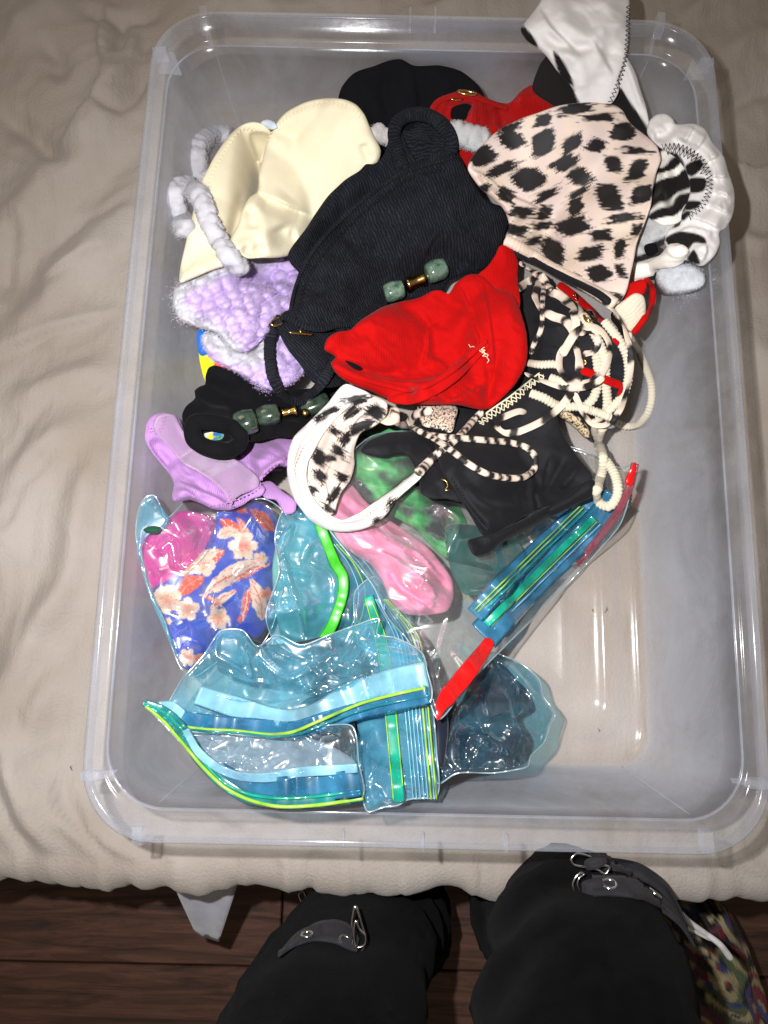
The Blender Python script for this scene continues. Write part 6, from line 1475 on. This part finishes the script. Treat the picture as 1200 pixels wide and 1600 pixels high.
cloth('body', 'C', [(76, 655), (92, 615), (125, 575), (170, 530), (225, 492), (290, 462), (350, 440), (410, 420), (470, 406), (540, 399), (600, 402), (645, 408), (680, 432), (700, 465), (740, 505), (785, 540), (818, 575), (832, 622), (812, 680), (800, 740), (790, 810), (770, 870), (740, 945), (728, 1010), (712, 1080), (692, 1150), (660, 1190), (600, 1160), (545, 1110), (480, 1080), (410, 1050), (350, 1015), (280, 985), (225, 935), (238, 880), (220, 820), (175, 775), (130, 740), (95, 695)],
      print_m, g, puff=46, dome=True, s=2.0, settle=.016, colf=spots_fn('C', SP, BLK, IVORY, pink=PINKISH),
      folds=[([(80, 660), (160, 700), (230, 760), (320, 800), (420, 860)], 12, 11, 1), ([(240, 850), (300, 830), (360, 830), (400, 870)], 9, 9, 0), ([(230, 930), (330, 900), (420, 890)], 8, 8, 1), ([(110, 690), (190, 730), (250, 790)], 8, -9), ([(700, 470), (690, 560), (720, 640)], 22, 6), ([(600, 420), (560, 560), (640, 760), (600, 900)], 34, 5), ([(760, 720), (740, 830), (700, 960)], 16, -6), ([(240, 880), (330, 930), (430, 1000), (520, 1060)], 9, -7)])
sp_c = spots_fn('D', [(640, 240, 70, 22, 35), (540, 190, 30, 16, 25), (350, 110, 40, 14, 20)], BLK, IVORY, pink=PINKISH)
def band_cols(arc, per=.021, seed=0, duty=.42, light=IVORY):
    k = np.clip((np.sin(arc * 2 * math.pi / (per * 1.1) + seed + 2.2 * perlin(arc / per * .8, arc * 0 + seed, seed)) * .6 + .5 * perlin(arc / per * 1.7, arc * 0 + seed, seed + 1) + (duty - .55) * 1.6) * 3.5 + .4, 0, 1)
    return k
def spotcord(seed, per=.012, duty=.45, light=IVORY):
    def f(arc, a):
        k = band_cols(arc + .0012 * math.sin(a * 2 + seed), per, seed, duty)[:, None]
        edge_k = np.clip(k + .25 * perlin(arc * 2500, np.full_like(arc, a * 2), seed)[:, None] * ((k > .05) & (k < .95)), 0, 1)
        return np.array(light[:3]) * (1 - edge_k) + np.array(BLK[:3]) * edge_k
    return f
def ruche(arc, a): return .14 * np.abs(np.sin(arc * 2 * math.pi / .0075 + .8 * np.sin(a))) + .10 * perlin(arc * 320, np.full_like(arc, a), 3)
tube('ruched_edge', 'C', [(222, 935), (270, 960), (320, 990), (380, 1030), (440, 1065), (500, 1095), (560, 1130), (620, 1165), (655, 1190)], 9, print_m, g, flat=.8, colf=lambda arc, a: np.tile(np.array(IVORY[:3]), (len(arc), 1)), sides=16, bumpf=ruche, step=1.5, smooth_n=15)
tube('dark_binding', 'C', [(262, 985), (330, 1015), (400, 1055), (470, 1090), (530, 1118), (590, 1150), (635, 1185)], 6.5, black_smooth, g, flat=.8, sides=12)
tube('tie', 'D', [(735, 330), (780, 365), (825, 420), (862, 500), (885, 590), (893, 680), (885, 780), (862, 870), (835, 940), (790, 1000), (740, 1035), (680, 1030), (635, 985), (600, 915), (570, 850)], 5.4, print_m, g, flat=.22, colf=spotcord(3, .034, .40), sides=12, lag=4, twist=[0.02, 0.81, -0.64, 0.81, -0.34, -0.14, 0.59])
tube('tie', 'D', [(250, 265), (300, 225), (345, 205), (375, 215), (362, 265), (350, 310), (385, 370), (450, 415), (520, 440), (560, 490), (580, 570), (598, 650), (600, 740), (590, 790)], 7.4, print_m, g, flat=.22, colf=spotcord(5, .030, .42), sides=14, lag=4, twist=[-0.43, -0.36, 0.57, -0.73, 0.18, 0.41, -0.56])
tube('tie', 'D', [(395, 285), (460, 285), (520, 320), (560, 370), (580, 440), (570, 520), (530, 580), (490, 640), (490, 710), (530, 770), (590, 800), (660, 790), (720, 745), (765, 670), (775, 590), (745, 520), (690, 480), (630, 480), (580, 510), (540, 570), (500, 640)], 7.2, print_m, g, flat=.22, colf=spotcord(7, .034, .40), sides=14, lag=4, twist=[-0.75, -0.47, 0.54, 0.15, -0.73, -0.12, -0.04])
tube('tie', 'D', [(600, 520), (650, 500), (695, 530), (705, 580), (670, 620), (620, 630)], 5.6, print_m, g, flat=.22, colf=spotcord(9, .014, .58), sides=12, twist=[0.8, 0.02, 0.86, -0.75, 0.19, -0.22, 0.54])
tube('tie', 'D', [(290, 740), (360, 770), (450, 800), (530, 822), (620, 820), (700, 790), (740, 760)], 5.6, print_m, g, flat=.22, colf=spotcord(11, .028, .45), sides=12, twist=[0.55, 0.55, 0.03, -0.39, -0.8, -0.21, -0.16])
tube('tie', 'D', [(560, 840), (520, 900), (460, 960), (390, 1010), (320, 1045), (240, 1075), (170, 1080), (135, 1050), (145, 1005), (200, 975), (260, 955), (300, 960)], 6.8, print_m, g, flat=.22, colf=spotcord(13, .030, .40), sides=14, lag=4, twist=[0.07, -0.28, -0.24, -0.23, 0.88, 0.24, 0.31])
tube('tie', 'D', [(395, 170), (400, 230), (392, 330), (388, 470), (372, 520), (345, 570), (325, 630)], 4.5, print_m, g, flat=.6, colf=spotcord(15, .012, .68), sides=10)
tube('tie', 'D', [(260, 110), (310, 140), (370, 180), (420, 230), (440, 270)], 7, print_m, g, flat=.22, colf=spotcord(17, .012, .57), sides=12, twist=[0.23, 0.71, 0.5, -0.49, -0.36, 0.67, -0.89])

# spotted headband and its string
g = thing('spotted_headband', 'ivory band with black brushstroke spots curled into a loop above the pink bundle', 'spotted band', tuple(ztop('F', (200, 400))))
SH = [(255, 180, 24, 12, -30), (335, 140, 40, 14, -12), (212, 330, 24, 24, 30), (245, 335, 16, 12, 0), (275, 310, 26, 14, 30), (300, 270, 24, 16, -50), (340, 235, 34, 16, -25), (400, 180, 34, 22, 30), (215, 395, 22, 16, 45), (290, 400, 22, 14, 20), (262, 455, 30, 14, -50), (190, 440, 14, 12, 30), (245, 505, 22, 12, 30), (320, 180, 30, 16, -40), (265, 245, 20, 12, 40), (370, 225, 20, 22, 0)]
cloth('inner_cloth', 'F', [(330, 130), (390, 125), (438, 150), (438, 190), (400, 225), (350, 250), (330, 300), (328, 360), (315, 410), (285, 450), (270, 490), (262, 520), (240, 525), (200, 480), (165, 430), (170, 350), (200, 280), (250, 200)], print_m, g, puff=22, edge=18, s=1.8, colf=spots_fn('F', SH, BLK, lin(222, 206, 194), streak=16, soft=.1),
      folds=[([(420, 150), (340, 200), (280, 290), (230, 400), (250, 500)], 9, 9, 1), ([(390, 130), (310, 190), (250, 280), (210, 380)], 9, -9), ([(320, 250), (300, 340), (260, 430)], 10, 7)])
SW = [(245, 180, 30, 12, -28), (335, 138, 44, 12, -10), (452, 486, 20, 10, -50), (405, 545, 16, 10, -30), (210, 200, 14, 10, -30)]
cloth('band', 'F', [(300, 85), (330, 95), (375, 115), (390, 128), (330, 150), (280, 190), (235, 240), (200, 300), (175, 350), (172, 420), (200, 480), (240, 520), (290, 540), (340, 520), (400, 480), (460, 440), (520, 395), (545, 375), (556, 392), (520, 430), (470, 475), (440, 520), (400, 555), (350, 575), (290, 582), (230, 570), (180, 540), (135, 485), (110, 420), (104, 370), (108, 310), (125, 265), (165, 225), (195, 195), (240, 150)],
      print_m, g, puff=17, edge=12, s=1.8, settle=.008, colf=spots_fn('F', SW, BLK, lin(228, 220, 216), streak=16, soft=.1), folds=[([(300, 100), (230, 190), (160, 260), (125, 360), (150, 450), (230, 540), (340, 550), (450, 470)], 8, 7, 1), ([(290, 150), (200, 260), (150, 350), (165, 440)], 5, -7), ([(240, 545), (330, 530), (420, 480)], 6, -6)])
stitches('F', [(360, 530), (400, 505), (440, 478)], thread_w, g, w=2.5, pitch=3, r=.6)
tube('string', 'F', [(540, 388), (580, 345), (625, 305), (665, 275), (700, 240), (735, 200), (762, 175)], [9, 7.5, 6.5, 6, 6, 6, 6], print_m, g, flat=.6, colf=spotcord(21, .010, .54), sides=12)
tube('string', 'F', [(515, 225), (560, 250), (620, 262), (700, 268), (780, 275), (850, 282), (905, 298), (935, 330), (930, 372), (895, 398), (840, 400), (770, 385), (710, 352), (660, 312), (600, 270), (540, 240)], 5.6, print_m, g, flat=.6, colf=spotcord(23, .012, .58), sides=12, lag=5)
tube('string', 'F', [(468, 165), (465, 195), (482, 222), (510, 220), (530, 190), (560, 180), (590, 172)], 8, print_m, g, flat=.6, colf=spotcord(25, .014, .37), sides=12)

stitches('F', [(285, 170), (215, 245), (155, 300), (128, 370), (150, 450), (215, 530), (300, 558), (370, 545), (440, 495), (510, 425)], thread_w, g, w=0, pitch=3.0, r=.6, zig=False)
# lint on the bed, on the floor of the bin and on the walls
def lint(px, z, seed):
    r = np.random.default_rng(seed); p_ = np.array(px, float) + np.array([[0, 0], [r.uniform(-4, 4), r.uniform(2, 6)], [r.uniform(-6, 2), r.uniform(6, 12)]]) * .8
    x, y = unp(p_, z); o_ = sweep('lint', np.stack([x, y, np.full(3, z)], 1), .0004, 1, lint_m, None, sides=5); return o_
for (px, z, sd, lb) in (((948, 948), .0062, 1, 'dark fleck of lint on the bare floor of the bin, right side'), ((927, 951), .0062, 2, 'tiny dark fleck of lint left of the other on the bin floor'), ((112, 1196), .006, 3, 'dark thread of lint on the sheet left of the bin'),
                    ((934, 1138), .0062, 4, 'dark fleck on the bin floor near its front right corner'), ((85, 690), .006, 5, 'small brown fleck on the bed sheet left of the bin')):
    tag(lint(px, z, sd), lb, 'lint')

# fibres of everything made of chenille
k_ = 0
for o_ in list(COL.objects):
    if o_.type == 'MESH' and o_.data.materials and o_.data.materials[0] == chen_l and o_.get('kind') != 'stuff' and o_.name.split('.')[0] not in ('fuzz', 'yellow_yarn', 'blue_yarn', 'red_yarn'):
        bb = o_.dimensions; k_ += 1
        ar_ = sum(p_.area for p_ in o_.data.polygons)
        fuzz(o_, int(min(26000, max(1500, ar_ * .8e6))), seed=k_)
